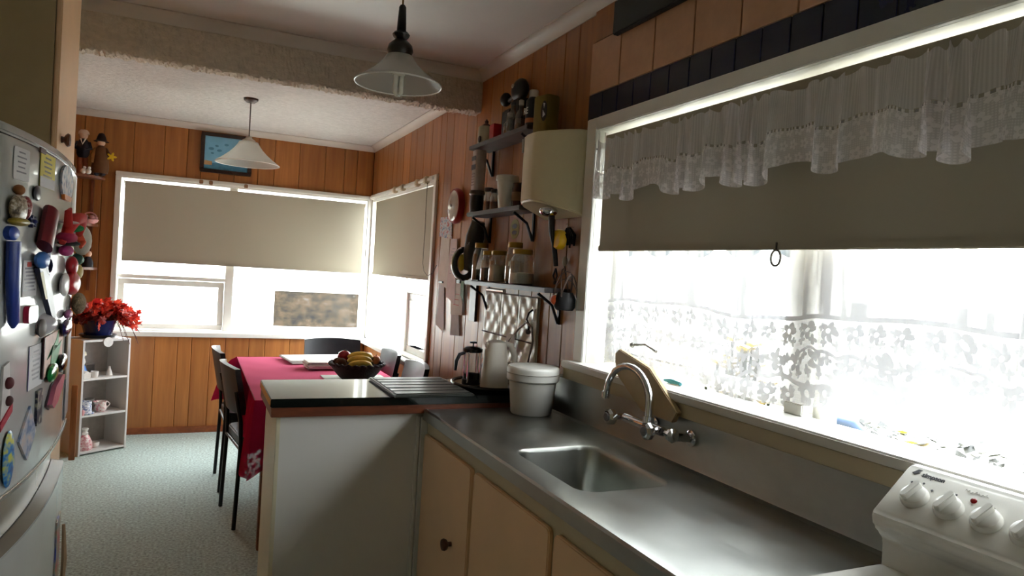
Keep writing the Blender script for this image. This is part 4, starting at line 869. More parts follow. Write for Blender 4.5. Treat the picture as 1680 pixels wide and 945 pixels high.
# --- potted plant on the bookcase
PX = bloc(.165, .12, HB)
pl = thing('potted_plant', 'trailing plant with translucent red leaves in a navy pot', 'plant', (PX[0], PX[1], HB+.003))
NAVY = mat('navy_glaze', (22, 28, 74), .2, var=.1)
pz = HB+.003
obj('saucer', G().lathe([(.085, 0), (.105, .006), (.118, .024), (.112, .024), (.08, .010), (0, .010)], 26, (PX[0], PX[1], pz)), mat('saucer_black', (22, 20, 24), .4), pl, smooth=40)
obj('pot', G().lathe([(.07, .010), (.085, .02), (.110, .11), (.112, .125), (.102, .125), (.09, .11), (0, .108)], 26, (PX[0], PX[1], pz)), NAVY, pl, smooth=40)
def leafmat(name, a, b):
    m, nt, p = newmat(name); out = nt.nodes['Material Output']; f = pos_noise(nt, 25, (1, 1, 1), 2)
    c = ramp(nt, f, [(.35, lin(a)), (.65, lin(b))]); d_ = nt.nodes.new('ShaderNodeBsdfPrincipled'); d_.inputs['Roughness'].default_value = .4; t_ = nt.nodes.new('ShaderNodeBsdfTranslucent'); x_ = nt.nodes.new('ShaderNodeMixShader'); x_.inputs[0].default_value = .5
    link(nt, c, d_.inputs['Base Color']); link(nt, c, t_.inputs[0]); link(nt, d_.outputs[0], x_.inputs[1]); link(nt, t_.outputs[0], x_.inputs[2]); link(nt, x_.outputs[0], out.inputs[0]); return m
LEAF_LIT = leafmat('red_leaf_lit', (150, 24, 26), (224, 74, 50)); LEAF_SHADE = leafmat('red_leaf_shaded', (62, 14, 18), (110, 26, 26))  # one red leaf in two tones, light and shade put into the colour
rl = random.Random(5)
def leafmesh(s):
    pts = [(0, -.5), (.28, -.42), (.22, -.18), (.52, -.12), (.36, .10), (.48, .34), (.18, .28), (0, .56), (-.18, .28), (-.48, .34), (-.36, .10), (-.52, -.12), (-.22, -.18), (-.28, -.42)]
    g = G(); vs = [(x*s, y*s, .10*s*abs(x)) for x, y in pts]+[(0, 0, -.04*s)]
    return g.add(vs, [(k, (k+1) % 14, 14) for k in range(14)])
LM = []
for mm in (LEAF_LIT, LEAF_SHADE):
    for s in (.046, .062):
        me = bpy.data.meshes.new('leaf'); q = leafmesh(s); me.from_pydata(q.v, [], q.f); me.materials.append(mm); LM.append(me)
stems = []
c0 = Vector((PX[0], PX[1], pz+.115))
for k in range(56):
    a = rl.uniform(0, 2*PI); L_ = rl.uniform(.07, .21)
    up = rl.uniform(.03, .17)
    end = c0+Vector((math.cos(a)*L_, math.sin(a)*L_*.9, up-.25*L_)); stems.append((c0+Vector((math.cos(a)*.05, math.sin(a)*.05, -.01)), c0+Vector((math.cos(a)*L_*.6, math.sin(a)*L_*.6, up)), end))
for k in range(16):                      # the trailing side by the window
    a = rl.uniform(-.9, .5); L_ = rl.uniform(.18, .30); dr = rl.uniform(-.17, .06)
    stems.append((c0+Vector((math.cos(a)*.06, math.sin(a)*.05, 0)), c0+Vector((math.cos(a)*L_*.65, math.sin(a)*L_*.5, .10)), c0+Vector((math.cos(a)*L_, math.sin(a)*L_*.5, dr))))
gs = G(); NLEAF = 0
for (p0, p1, p2) in stems:
    pts = [p0*(1-t)**2+p1*2*t*(1-t)+p2*t*t for t in (0, .25, .5, .75, 1)]; gs.tube(pts, .002, 5)
    for t in (.5, .7, .85, 1.0):
        if NLEAF >= 255: break
        p = p0*(1-t)**2+p1*2*t*(1-t)+p2*t*t+Vector((rl.gauss(0, .012), rl.gauss(0, .012), rl.gauss(0, .010)))
        lit = p.z > c0.z+.05 or p.x > PX[0]+.12  # upper and window-side leaves take the lit tone
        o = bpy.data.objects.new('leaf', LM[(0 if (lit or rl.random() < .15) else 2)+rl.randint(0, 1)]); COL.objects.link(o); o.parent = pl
        o.location = p-Vector((PX[0], PX[1], HB+.003)); o.rotation_euler = (rl.uniform(.3, 1.6), rl.uniform(-.6, .6), rl.uniform(-PI, PI)); NLEAF += 1
obj('stems', gs, mat('plant_stem', (90, 40, 30), .6), pl)

# ================================================================== dining table, cloth, chairs
tb = thing('dining_table', 'dining table hidden under the crimson cloth', 'table', (.72, 4.27, 0))
TX0, TX1, TY0, TY1, TZ = .30, 1.13, 3.50, 5.05, .74
TW = wood('table_wood', (100, 58, 32), (140, 88, 50), (6, 2, 6), .4, 5, .05)
obj('tabletop', G().box(TX0, TY0, TZ-.03, TX1, TY1, TZ), TW, tb, bevel=.004)
for xx in (TX0+.07, TX1-.07):
    for yy in (TY0+.07, TY1-.07): obj('leg', G().box(xx-.025, yy-.025, 0, xx+.025, yy+.025, TZ-.03), TW, tb, bevel=.003)
CR = cloth('crimson_cloth_sheen', (216, 108, 136), .05)  # cloth top: pink sheen of the light is part of this colour
def clace(nt, u, v):
    r, pr = flower(u, v, 34.0, .42, 2.5)
    z = v.lt(.10); return (z*(r.lt(pr)*.2+.88)+(z*-1.0+1.0)*1.0).mn(1.0)
CRL = cloth('crimson_lace', (168, 30, 68), .15, cfun=clace)
cl = thing('tablecloth', 'crimson tablecloth with lace hem over the dining table', 'tablecloth', (.72, 4.27, .741))
obj('top', G().grid(lambda u, v: (TX0+(TX1-TX0)*u, TY0+(TY1-TY0)*v, TZ+.004+.0015*math.sin(u*20)*math.sin(v*31)), 30, 50), CR, cl, smooth=60)
per = 2*(TX1-TX0+TY1-TY0)
def cp(s):
    s = s % per; a, b = TX1-TX0, TY1-TY0
    if s < a: return (TX0+s, TY0, 0, -1, min(s, a-s))
    s -= a
    if s < b: return (TX1, TY0+s, 1, 0, min(s, b-s))
    s -= b
    if s < a: return (TX1-s, TY1, 0, 1, min(s, a-s))
    s -= a; return (TX0, TY1-s, -1, 0, min(s, b-s))
def skirt(u, v):
    s = u*per; x, y, nx, ny, dc = cp(s)
    cor = math.exp(-(dc/.10)**2); t = 1-v; drop = .24+.13*cor
    out = (.012+.012*math.sin(s*38+1.5*math.sin(s*9))+.035*cor)*t**.6+.004
    if x < .7 and y > 4.3: out += .085*cor*t**.5; drop -= .06*cor
    if cor > .02:
        sx = -1 if x < (TX0+TX1)/2 else 1; sy = -1 if y < (TY0+TY1)/2 else 1
        nx, ny = nx*(1-cor*.5)+sx*.5*cor, ny*(1-cor*.5)+sy*.5*cor
    hem = .010*abs(math.sin(s*42))*t
    return (x+nx*out, y+ny*out, TZ+.005-drop*t+hem)
obj('hanging_sides', G().grid(skirt, 420, 14, lambda u, v: (u*per, v*.3)), CRL, cl, smooth=70)
def make_chair(label, loc, rz):
    t = thing('dining_chair', label, 'chair', loc, rz, 'black chairs round the table', True)
    obj('seat', G().prism(rrect(-.20, -.205, .21, .205, .05, 5), fn_, .425, .475), BLACKV, t, bevel=.012, segs=3)
    def bk_(u, v, o=0): 
        s = (u-.5)*2; return (-.205-.045*(v)-.035*(s*s)*-1*1.0-.035+o*(1), s*.205, .60+.25*v-.012*s*s*v)
    g = G(); nu, nv = 16, 6; vs = []
    for o in (0, .028):
        for j in range(nv+1):
            for i in range(nu+1):
                p = bk_(i/nu, j/nv, o); vs.append(p)
    N_ = (nu+1)*(nv+1); fs = []
    for j in range(nv):
        for i in range(nu):
            a = j*(nu+1)+i; fs += [(a, a+1, a+nu+2, a+nu+1), (N_+a+nu+1, N_+a+nu+2, N_+a+1, N_+a)]
    for i in range(nu): fs += [(i+1, i, N_+i, N_+i+1), (nv*(nu+1)+i, nv*(nu+1)+i+1, N_+nv*(nu+1)+i+1, N_+nv*(nu+1)+i)]
    for j in range(nv): a = j*(nu+1); b = a+nu; fs += [(a, a+nu+1, N_+a+nu+1, N_+a), (b+nu+1, b, N_+b, N_+b+nu+1)]
    obj('backrest', g.add(vs, fs), BLACKV, t, bevel=0, smooth=50)
    for s in (-1, 1):
        obj('leg', G().tube([(-.215, s*.20, 0), (-.20, s*.195, .43), (-.205, s*.19, .56), (-.235, s*.185, .72)], .011, 10), BLACKM, t, smooth=50)
        obj('leg', G().tube([(.20, s*.195, 0), (.18, s*.185, .43)], .011, 10), BLACKM, t, smooth=50)
        obj('side_rail', G().tube([(-.20, s*.19, .418), (.18, s*.185, .418)], .010, 8), BLACKM, t, smooth=50)
    obj('cross_rail', G().tube([(-.20, -.19, .418), (-.20, .19, .418)], .010, 8), BLACKM, t, smooth=50)
    return t
c0_ = make_chair('black vinyl chair nearest the peninsula on the open side of the table', (.445, 4.085, 0), math.radians(7.2))
dup(c0_, (.415, 4.715, 0), math.radians(2.0), 'black vinyl chair farther along the open side of the table')
dup(c0_, (.975, 5.12, 0), math.radians(-93), 'black vinyl chair at the far end of the table below the window')
dup(c0_, (1.02, 4.06, 0), math.radians(180), 'black vinyl chair by the side window nearest the peninsula')
dup(c0_, (1.02, 4.66, 0), math.radians(180), 'black vinyl chair by the side window behind the fruit bowl')

# --- things on the table
zt = TZ+.007
NP = mat('newsprint', (214, 212, 206), .8, var=.10, scale=60)
def papers(label, loc, rz, w_, h_, n, th):
    t = thing('newspaper', label, 'newspaper', loc, rz, None, True); r_ = random.Random(n)
    for k in range(n):
        dx, dy = r_.gauss(0, .006), r_.gauss(0, .006)
        obj('sheet', G().grid(lambda u, v: (-w_/2+w_*u+dx, -h_/2+h_*v+dy, .001+k*th+.004*math.sin(3*u+k)*(1-v)*.4+.0), 6, 6), NP, t, thick=th*.7)
    return t
papers('open white newspaper spread at the far end of the table', (.80, 4.86, zt+.004), .12, .42, .30, 6, .003)
papers('folded white newspaper bundle in front of the open one', (.79, 4.50, zt+.006), .05, .24, .17, 8, .0055)
tm = tag(obj('table_mat', G().box(.72, 3.86, zt-.002, 1.08, 4.24, zt+.001), mat('mat_white', (206, 210, 200), .7, var=.15, scale=30)), 'white mat under the dark fruit bowl', 'mat')
BX, BY, BZ = .90, 4.08, zt+.0015
fb = thing('fruit_bowl', 'dark woven round fruit bowl on the table', 'bowl', (BX, BY, BZ))
WIC = mat('dark_wicker', (34, 24, 20), .6, var=.35, scale=90, bump=.8, bscale=110, bdist=.006)
obj('basket', G().lathe([(.085, 0), (.095, .008), (.125, .04), (.150, .075), (.158, .09), (.148, .09), (.12, .05), (.085, .02), (0, .018)], 32, (BX, BY, BZ)), WIC, fb, smooth=50)
obj('braided_rim', G().tube([(BX+(.153+.004*math.sin(a*24))*math.cos(a), BY+(.153+.004*math.sin(a*24))*math.sin(a), BZ+.09+.004*math.cos(a*24)) for a in [2*PI*k/96 for k in range(97)]], .009, 7), WIC, fb, smooth=50)
BAN = mat('banana_yellow', (236, 200, 84), .45, var=.12, scale=25)
FGp = 'fruit in the dark bowl'
def banana(label, c, yaw, tilt, s=1.0):
    t = thing('banana', label, 'banana', c, yaw, FGp, True); n = 10; pts = []; R = []
    for k in range(n+1):
        a = -1.0+2.0*k/n; pts.append((.085*s*math.sin(a*.95), .02*tilt*(a*a), .085*s*math.cos(a*.95)*.55-.03*s)); R.append(.017*s*(1-.55*abs(a)**4))
    obj('skin', G().tube(pts, R, 8), BAN, t, smooth=70)
    obj('stalk', G().tube([pts[-1], (pts[-1][0]+.012, pts[-1][1], pts[-1][2]-.012)], [.007, .006], 6), mat('banana_stalk', (120, 100, 44), .6), t)
    obj('tip', G().ball(pts[0], .007, n=6), mat('banana_tip', (50, 38, 22), .7), t)
for k, (lb, dx, dy, dz, yw) in enumerate((('front banana lying along the bowl rim', .0, -.085, .088, .05), ('second banana from the front of the bowl', .005, -.045, .110, -.05), ('topmost banana in the middle of the bowl', .015, -.005, .128, -.05), ('banana behind the topmost one', .03, .035, .122, -.12), ('banana at the window side of the bowl', .030, .072, .112, -.2))):
    banana(lb, (BX+dx, BY+dy, BZ+dz), yw, .6)
def fruit(name, label, c, R, m, sq=1.0, stalk=True):
    t = thing(name, label, name, c, 0, FGp, True)
    obj('flesh', G().lathe([(0, .10*R), (.35*R, 0), (.75*R, .25*R*sq), (1.0*R, .95*R*sq), (.85*R, 1.55*R*sq), (.4*R, 1.85*R*sq), (.06*R, 1.68*R*sq)], 18), m, t, smooth=80)
    if stalk: obj('stalk', G().tube([(0, 0, 1.65*R*sq), (.003, 0, 2.05*R*sq)], .0025, 6), mat('fruit_stalk', (70, 50, 30), .7), t)
RED = mat('red_apple', (150, 30, 46), .25, var=.25, scale=30); ORG_ = mat('peach_apple', (210, 130, 84), .4, var=.2, scale=30)
fruit('apple', 'dark red apple at the back of the fruit bowl', (BX-.06, BY+.085, BZ+.080), .040, RED)
fruit('apple', 'orange-red apple beside the bananas on the window side', (BX+.085, BY+.118, BZ+.088), .030, ORG_)
fruit('apple', 'pale red apple at the window edge of the bowl', (BX+.118, BY+.045, BZ+.080), .028, ORG_)
KIW = mat('brown_kiwi', (96, 66, 44), .9, var=.2, scale=90, bump=.4)
fruit('kiwifruit', 'brown kiwifruit at the near edge of the bowl', (BX-.10, BY-.035, BZ+.064), .032, KIW, 1.05, False)
fruit('kiwifruit', 'brown kiwifruit behind the front one at the bowl edge', (BX-.105, BY+.03, BZ+.064), .030, KIW, 1.0, False)

# ================================================================== wall shelves by the kitchen window
SF = 1.272
def wall_shelf(label, y0, y1, z_, th=.020):
    t = thing('wall_shelf', label, 'shelf', (1.33, (y0+y1)/2, z_-th))
    obj('board', G().box(SF, y0, z_-th, W-.001, y1, z_), DARKW, t, bevel=.002)
    for yy in (y1-.06, y0+.08):
        obj('bracket', G().box(W-.010, yy-.008, z_-th-.13, W-.001, yy+.008, z_-th).tube([(SF+.012, yy, z_-th-.006), (W-.04, yy, z_-th-.05), (W-.008, yy, z_-th-.125)], .0065, 6), mat('iron_bracket', (34, 30, 30), .4, .4), t)
    return t
ZU, ZM, ZL = 2.062, 1.718, 1.370
wall_shelf('highest dark wooden shelf above the water heater side', 2.735, 3.43, ZU)
wall_shelf('middle dark wooden shelf holding bottles and a white tub', 2.765, 3.41, ZM)
wall_shelf('lowest dark wooden shelf holding the storage jars', 2.475, 3.38, ZL)
# water heater
wh = thing('water_heater', 'cream enamel wall water heater above the bench corner', 'water heater', (1.30, 2.55, 1.65))
HC = mat('heater_cream', (212, 201, 164), .3, var=.04, scale=6, coat=.2)
prof = [(W-.001, 2.402), (1.352, 2.408), (1.316, 2.440), (1.262, 2.515), (1.238, 2.565), (1.234, 2.60), (1.236, 2.66), (1.246, 2.70), (1.27, 2.725), (W-.001, 2.73)]
zbot = lambda x_: 1.655+.065*(W-x_)/(W-1.234)
n = len(prof); vs = [(x, y, zbot(x)) for x, y in prof]+[(x, y, 2.000) for x, y in prof]
obj('casing', G().add(vs, [tuple(reversed(range(n))), tuple(range(n, 2*n))]+[(k, (k+1) % n, n+(k+1) % n, n+k) for k in range(n)]), HC, wh, bevel=.007, segs=3)
obj('seam_strip', G().tube([(1.2415, 2.693, 1.93), (1.2405, 2.693, 1.985)], .006, 8), mat('heater_strip', (196, 190, 170), .3), wh, smooth=50)
obj('thermostat_cover', G().ball((1.290, 2.52, 1.678), .038, .038, .022, 18), CHROME, wh, smooth=60)
obj('outlet_pipe', G().tube([(1.31, 2.53, 1.68), (1.315, 2.53, 1.60), (1.33, 2.53, 1.55), (1.345, 2.53, 1.46)], [.014, .012, .011, .010], 10), mat('pipe_black', (24, 22, 22), .5), wh, smooth=50)
obj('valve_lever', G().tube([(1.345, 2.53, 1.45), (1.343, 2.545, 1.42), (1.345, 2.53, 1.40), (1.345, 2.515, 1.42), (1.345, 2.53, 1.45)], .004, 6).tube([(1.345, 2.53, 1.40), (1.345, 2.53, 1.385)], .007, 8), mat('pipe_black', (24, 22, 22)), wh, smooth=50)

SG = 'bottles and jars on the wall shelves'
def pot(name, label, cat, c, prof, m, extra=(), n=18):
    t = thing(name, label, cat, c, 0, SG, True)
    obj('body', G().lathe(prof, n), m, t, smooth=40)
    for nm, g_, mm in extra: obj(nm, g_, mm, t, smooth=40)
    return t
# --- top shelf
CRP = mat('cream_pot', (196, 186, 156), .5, var=.06); BRB = mat('brown_glass', (56, 30, 18), .15, var=.2); CLG = glass('bottle_glass', (.72, .74, .70), .12)
pot('candle_pot', 'cream pot with brown pointed stopper on the highest shelf', 'pot', (1.322, 3.33, ZU+.001), [(.038, 0), (.040, .004), (.040, .085), (.037, .09)], CRP, [('stopper', G().lathe([(.024, .09), (.020, .100), (.008, .108), (.010, .118), (0, .132)], 14), mat('stopper_brown', (60, 36, 26), .5)), ('badge', G().ball((-.038, -.012, .022), .006, .018, .018, 10), mat('badge_brown', (50, 32, 24), .6))])
t = thing('red_box', 'bright red packet beside the cream pot', 'packet', (1.33, 3.225, ZU+.001), 0, SG, True); obj('carton', G().box(-.022, -.028, 0, .022, .028, .082), mat('packet_red', (190, 20, 28), .4), t, bevel=.002); obj('flap', G().box(-.020, -.026, .082, .020, .026, .086), mat('packet_red2', (160, 16, 24), .5), t)
t = thing('coffee_grinder', 'black appliance with a rounded head at the back of the highest shelf', 'appliance', (1.355, 3.10, ZU+.001), 0, None, True)
BLKA = mat('black_appliance', (14, 14, 16), .4, var=.1)
obj('column', G().box(-.03, -.05, 0, .03, .05, .14), BLKA, t, bevel=.01); obj('head', G().ball((0, -.085, .215), .032, .075, .055, 16), BLKA, t, smooth=60); obj('base_block', G().box(-.03, -.15, .0, .03, -.05, .17), BLKA, t, bevel=.01)
obj('knob', G().ball((-.005, .065, .20), .028, .034, .034, 14), BLKA, t, smooth=60); obj('arm', G().tube([(0, .05, .19), (0, -.05, .20)], .010, 8), mat('appliance_grey', (70, 66, 62), .4), t, smooth=50); obj('painted_highlight', G().ball((-.030, -.065, .235), .004, .014, .010, 10), mat('highlight_silver', (150, 146, 140), .3), t, smooth=50)  # small silver oval on the head is a painted glint
def bottle(label, c, R, h, m, cap, capm, fill=None):
    ex_ = [('cap', G().lathe([(R*.42, h), (R*.45, h+.002), (R*.45, h+cap), (R*.3, h+cap+.002)], 14), capm)]
    if fill: ex_.append(('contents', G().lathe([(R*.9, .004), (R*.9, h*.45), (0, h*.46)], 16), fill))
    return pot('glass_bottle', label, 'bottle', c, [(R*.9, 0), (R, .006), (R, h*.55), (R*.75, h*.70), (R*.40, h*.82), (R*.40, h)], m, ex_)
WCAP = mat('white_cap', (196, 190, 180), .5); SYR = mat('syrup', (110, 74, 56), .3)
bottle('short clear bottle with brown contents at the front of the highest shelf', (1.315, 3.02, ZU+.001), .030, .085, CLG, .018, WCAP, SYR)
bottle('grey glass bottle in the middle of the highest shelf', (1.300, 2.955, ZU+.001), .028, .125, CLG, .012, mat('grey_cap', (90, 92, 96), .4), mat('grey_liquid', (90, 92, 96), .3))
bottle('clear bottle with white cap right of the grey one', (1.312, 2.895, ZU+.001), .027, .115, CLG, .022, WCAP, SYR)
bottle('slim bottle with dull cap behind the labelled bottle', (1.345, 2.84, ZU+.001), .024, .135, CLG, .02, mat('dull_cap', (140, 136, 120), .5), SYR)
t = thing('labelled_bottle', 'black bottle with white lettering and pale cap on the highest shelf', 'bottle', (1.315, 2.775, ZU+.001), 0, SG, True)
obj('body', G().lathe([(.030, 0), (.032, .005), (.032, .11), (.022, .122), (.016, .128)], 18), mat('bottle_black', (20, 22, 30), .3), t, smooth=40); obj('cap', G().lathe([(.020, .126), (.020, .155), (.017, .158)], 16), WCAP, t, smooth=40)
obj('orange_band', G().lathe([(.0325, .012), (.0325, .032)], 18), mat('label_orange', (170, 100, 60), .5), t)
MT = Matrix.Translation((-.0335, .024, .05)) @ Matrix(((0, 0, -1, 0), (-1, 0, 0, 0), (0, 1, 0, 0), (0, 0, 0, 1)))
textmesh('lettering', 'RE', .040, mat('label_white', (200, 200, 190), .5), MT, t, .0006)
t = thing('olive_canister', 'olive green canister with black and white marking on the water heater', 'canister', (1.315, 2.645, 2.0075), .2, SG, True)
obj('body', G().prism(rrect(-.036, -.052, .036, .052, .02, 4), fn_, 0, .158), mat('olive_tin', (112, 96, 36), .45, var=.06), t, bevel=.006)
obj('badge', G().prism(ell(.020, .042, 18, -.034, .088), lambda u, v, w_: (-.0385-w_, u, v), 0, .001), mat('badge_black', (14, 14, 16), .4), t); obj('badge_mark', G().prism([(-.040, .118), (-.028, .122), (-.034, .098)], lambda u, v, w_: (-.0396-w_, u, v), 0, .0006).prism([(-.044, .072), (-.026, .094), (-.028, .062)], lambda u, v, w_: (-.0396-w_, u, v), 0, .0006), mat('badge_white', (196, 200, 206), .4), t)
# --- middle shelf
t = thing('spray_can', 'tall upside-down white printed tube with dark cap on the middle shelf', 'tube', (1.305, 3.355, ZM+.001), 0, SG, True)
obj('cap', G().lathe([(.034, 0), (.037, .05), (.037, .075), (.036, .085)], 18), mat('tube_cap', (34, 32, 34), .4), t, smooth=40); obj('collar', G().lathe([(.036, .085), (.042, .092), (.040, .11)], 18), mat('tube_collar', (110, 104, 96), .4), t, smooth=40)
obj('tube', G().prism(rrect(-.030, -.038, .030, .038, .022, 4), fn_, .11, .315), mat('tube_white', (190, 178, 172), .45), t, bevel=.003); 
for z_, hh in ((.262, .022), (.215, .026)): obj('print_block', G().box(-.0312, -.028, z_, -.0302, .028, z_+hh), mat('print_black', (34, 30, 32), .5), t)
for k in range(5): obj('print_line', G().box(-.0312, -.022, .135+k*.014, -.0302, .020-.006*(k % 2), .140+k*.014), mat('print_grey', (120, 96, 100), .5), t)
t = thing('lidded_tub', 'tall white plastic tub with lid on the middle shelf', 'tub', (1.322, 3.02, ZM+.001), 0, SG, True)
obj('tub', G().lathe([(.036, 0), (.038, .004), (.050, .130), (.050, .135)], 22), PLAST, t, smooth=40); obj('lid', G().lathe([(.054, .130), (.055, .133), (.054, .152), (.048, .156), (0, .156)], 22), PLAST, t, smooth=40)
obj('print', G().ball((-.043, .010, .075), .003, .010, .016, 8), mat('tub_print', (60, 66, 60), .5), t)
pot('dark_bottle', 'dark brown bottle beside the white tub on the middle shelf', 'bottle', (1.335, 2.915, ZM+.001), [(.030, 0), (.032, .005), (.032, .085), (.028, .10), (.028, .112), (.020, .115)], BRB, [('label', G().lathe([(.0325, .03), (.0325, .07)], 18), mat('bottle_label_tan', (110, 80, 50), .6))])
t = thing('orange_packet', 'orange packet tucked beside the water heater on the middle shelf', 'packet', (1.345, 2.835, ZM+.001), 0, SG, True); obj('carton', G().box(-.02, -.03, 0, .02, .03, .135), mat('packet_orange', (196, 92, 40), .5, var=.2), t, bevel=.002); obj('top_band', G().box(-.0206, -.0304, .10, .0206, .0304, .14), mat('packet_top_red', (160, 36, 30), .5), t)
for k, (yy, h_, lb) in enumerate(((3.25, .10, 'small clear spice jar next to the printed tube'), (3.165, .085, 'small clear spice jar next to the white tub'))):
    pot('spice_jar', lb, 'jar', (1.325, yy, ZM+.001), [(.024, 0), (.026, .004), (.026, h_*.75), (.020, h_*.85), (.020, h_)], CLG, [('lid', G().lathe([(.023, h_), (.023, h_+.018), (.018, h_+.02)], 16), mat('dark_lid', (50, 36, 34), .4)), ('spice', G().lathe([(.023, .003), (.023, h_*.5), (0, h_*.52)], 14), mat('spice_brown', (140, 84, 60), .8))])
# --- lowest shelf: storage jars
YL = mat('yellow_lid', (166, 130, 40), .4, .3, var=.1); 
def jar(label, c, R, h, fill, fm):
    pot('storage_jar', label, 'jar', c, [(R*.88, 0), (R, .008), (R, h*.62), (R*.93, h*.74), (R*.72, h*.84), (R*.70, h*.88)], JARG,
        [('lid', G().lathe([(R*.76, h*.875), (R*.78, h*.885), (R*.78, h), (R*.70, h*1.01), (0, h*1.01)], 22), YL), ('contents', G().lathe([(R*.86, .006), (R*.94, .012), (R*.94, h*fill), (0, h*fill+.004)], 20), fm)], 22)
SUG = mat('sugar', (232, 226, 214), .8); COF = mat('coffee', (40, 26, 18), .8); TEA = mat('tea', (70, 52, 40), .9)
jar('tall jar with yellow lid at the far end of the jar row', (1.318, 3.285, ZL+.001), .044, .19, .30, COF)
jar('small dark-filled jar second in the jar row', (1.318, 3.185, ZL+.001), .038, .15, .45, COF)
jar('middle jar filled over half with pale grain', (1.322, 3.06, ZL+.001), .050, .15, .55, mat('pale_grain', (196, 180, 160), .8))
jar('tall empty jar behind the near jars', (1.340, 2.925, ZL+.001), .044, .19, .10, TEA)
jar('wide jar one-third full of white sugar at the near end', (1.320, 2.80, ZL+.001), .056, .155, .33, SUG)
# dust buster standing at the far end
dv = thing('handheld_vacuum', 'dark grey handheld vacuum with looped handle and yellow button', 'vacuum', (1.335, 3.50, 1.37))
GV = mat('vac_grey', (58, 56, 54), .35, var=.1)
obj('body', G().tube([(1.33, 3.47, 1.42), (1.335, 3.46, 1.52), (1.34, 3.44, 1.60), (1.345, 3.42, 1.68)], [.030, .045, .05, .035], 14), GV, dv, smooth=60)
hp = [(1.305+.93*.052*math.cos(a), 3.49-.36*.052*math.cos(a), 1.455+.075*math.sin(a)) for a in [2*PI*k/20 for k in range(21)]]
obj('handle', G().tube(hp, .017, 10), GV, dv, smooth=60)
obj('handle_trim', G().tube([(1.301+.93*.064*math.cos(a), 3.475-.36*.064*math.cos(a), 1.455+.086*math.sin(a)) for a in [PI*.6+PI*.85*k/12 for k in range(13)]], .006, 8), CHROME, dv, smooth=60)
obj('button', G().ball((1.288, 3.478, 1.46), .020, .010, .046, 14), mat('vac_yellow', (196, 164, 44), .4), dv, smooth=60)
for k in range(3): obj('vent', G().ball((1.292, 3.445-.024*k, 1.56), .003, .006, .006, 8), BLACKM, dv)
obj('wall_cradle', G().box(1.36, 3.41, 1.36, W-.001, 3.56, 1.40), BLKA, dv, bevel=.004)
# --- hanging on the wall
cl_ = thing('wall_thermometer', 'round dial with a red rim on the boards by the shelves', 'dial', (W-.03, 3.86, 1.69))
obj('rim', G().lathe([(.10, 0), (.105, -.02), (.098, -.035), (.088, -.036)], 30, (W-.001, 3.86, 1.79), 'x'), mat('dial_red', (140, 34, 30), .35), cl_, smooth=40)
obj('glass_face', G().lathe([(.095, -.033), (.08, -.040), (.04, -.046), (0, -.047)], 30, (W-.001, 3.86, 1.79), 'x'), mat('dial_face', (186, 180, 168), .15), cl_, smooth=50)
obj('hub', G().ball((W-.048, 3.86, 1.79), .006, .010, .010, 10), mat('dial_hub', (120, 112, 104), .3), cl_)
def wallsheet(name, label, cat, pts, m, off, extra=()):      # sheet in (y,z) on the window wall, slightly curled
    ys = sum(p[0] for p in pts)/len(pts); zs = min(p[1] for p in pts)
    t = thing(name, label, cat, (W-off, ys, zs))
    zc = max(p[1] for p in pts)
    obj('sheet', G().prism(pts, lambda u, v, w_: (W-off-w_-.03*max(0, (zc-v))*(.5+.5*math.sin(u*20)), u, v), 0, .0012), m, t)
    for nm, g_, mm in extra: obj(nm, g_, mm, t)
PPW = mat('paper_offwhite', (206, 196, 184), .8, var=.06, scale=20)
def wl(y0, y1, z0, dz, n, off): 
    g = G()
    for k in range(n): g.box(W-off-.0022, y0, z0-k*dz, W-off-.0016, y0+(y1-y0)*(.7+.3*((k*7) % 3)/2), z0-k*dz+.0035)
    return g
wallsheet('postcard', 'blue and red flowered postcard pinned beside the dial', 'card', [(3.93, 1.60), (4.16, 1.62), (4.17, 1.74), (3.96, 1.735)], print_mat('postcard_print', (90, 110, 150), (196, 196, 200), (170, 60, 70), 40), .004)
wallsheet('wall_paper', 'long off-white paper hanging at the top of the letter bunch', 'paper', [(3.93, 1.30), (4.13, 1.34), (4.12, 1.62), (3.97, 1.63)], PPW, .006)
wallsheet('wall_paper', 'pinkish printed letter overlapping in the middle of the bunch', 'paper', [(3.78, 1.22), (3.95, 1.26), (3.93, 1.60), (3.82, 1.60)], mat('paper_pink', (200, 178, 172), .8, var=.05), .012, [('print', wl(3.83, 3.91, 1.54, .018, 12, .014), INK)])
wallsheet('wall_paper', 'grey-white bill hanging low next to the window edge', 'paper', [(3.98, 1.04), (4.12, 1.08), (4.12, 1.34), (4.02, 1.34)], mat('paper_grey', (196, 190, 188), .8, var=.05), .005)
wallsheet('wall_paper', 'white letter with red handwriting below the vacuum', 'paper', [(3.66, 1.17), (3.84, 1.16), (3.86, 1.34), (3.70, 1.35)], PPW, .014, [('red_writing', wl(3.71, 3.80, 1.28, .03, 3, .018), mat('ink_red', (176, 50, 60), .6))])
wallsheet('wall_paper', 'small folded card under the white letter', 'paper', [(3.70, 1.05), (3.84, 1.04), (3.85, 1.17), (3.73, 1.18)], mat('paper_fold', (176, 166, 160), .8, var=.08), .010)
wallsheet('green_tag', 'green leaf-shaped tag among the papers', 'tag', [(3.63, 1.24), (3.69, 1.28), (3.70, 1.37), (3.65, 1.37)], mat('tag_green', (70, 110, 66), .7, var=.1), .020)
tag(obj('bulldog_clip', G().box(W-.026, 3.70, 1.345, W-.004, 3.76, 1.365), mat('clip_black', (26, 24, 24), .4, .5), bevel=.002), 'black bulldog clip on the letter with red writing', 'clip')
tag(obj('bulldog_clip', G().box(W-.020, 4.02, 1.335, W-.002, 4.09, 1.347), mat('clip_black', (26, 24, 24)), bevel=.002), 'black bulldog clip on the grey bill by the window edge', 'clip')
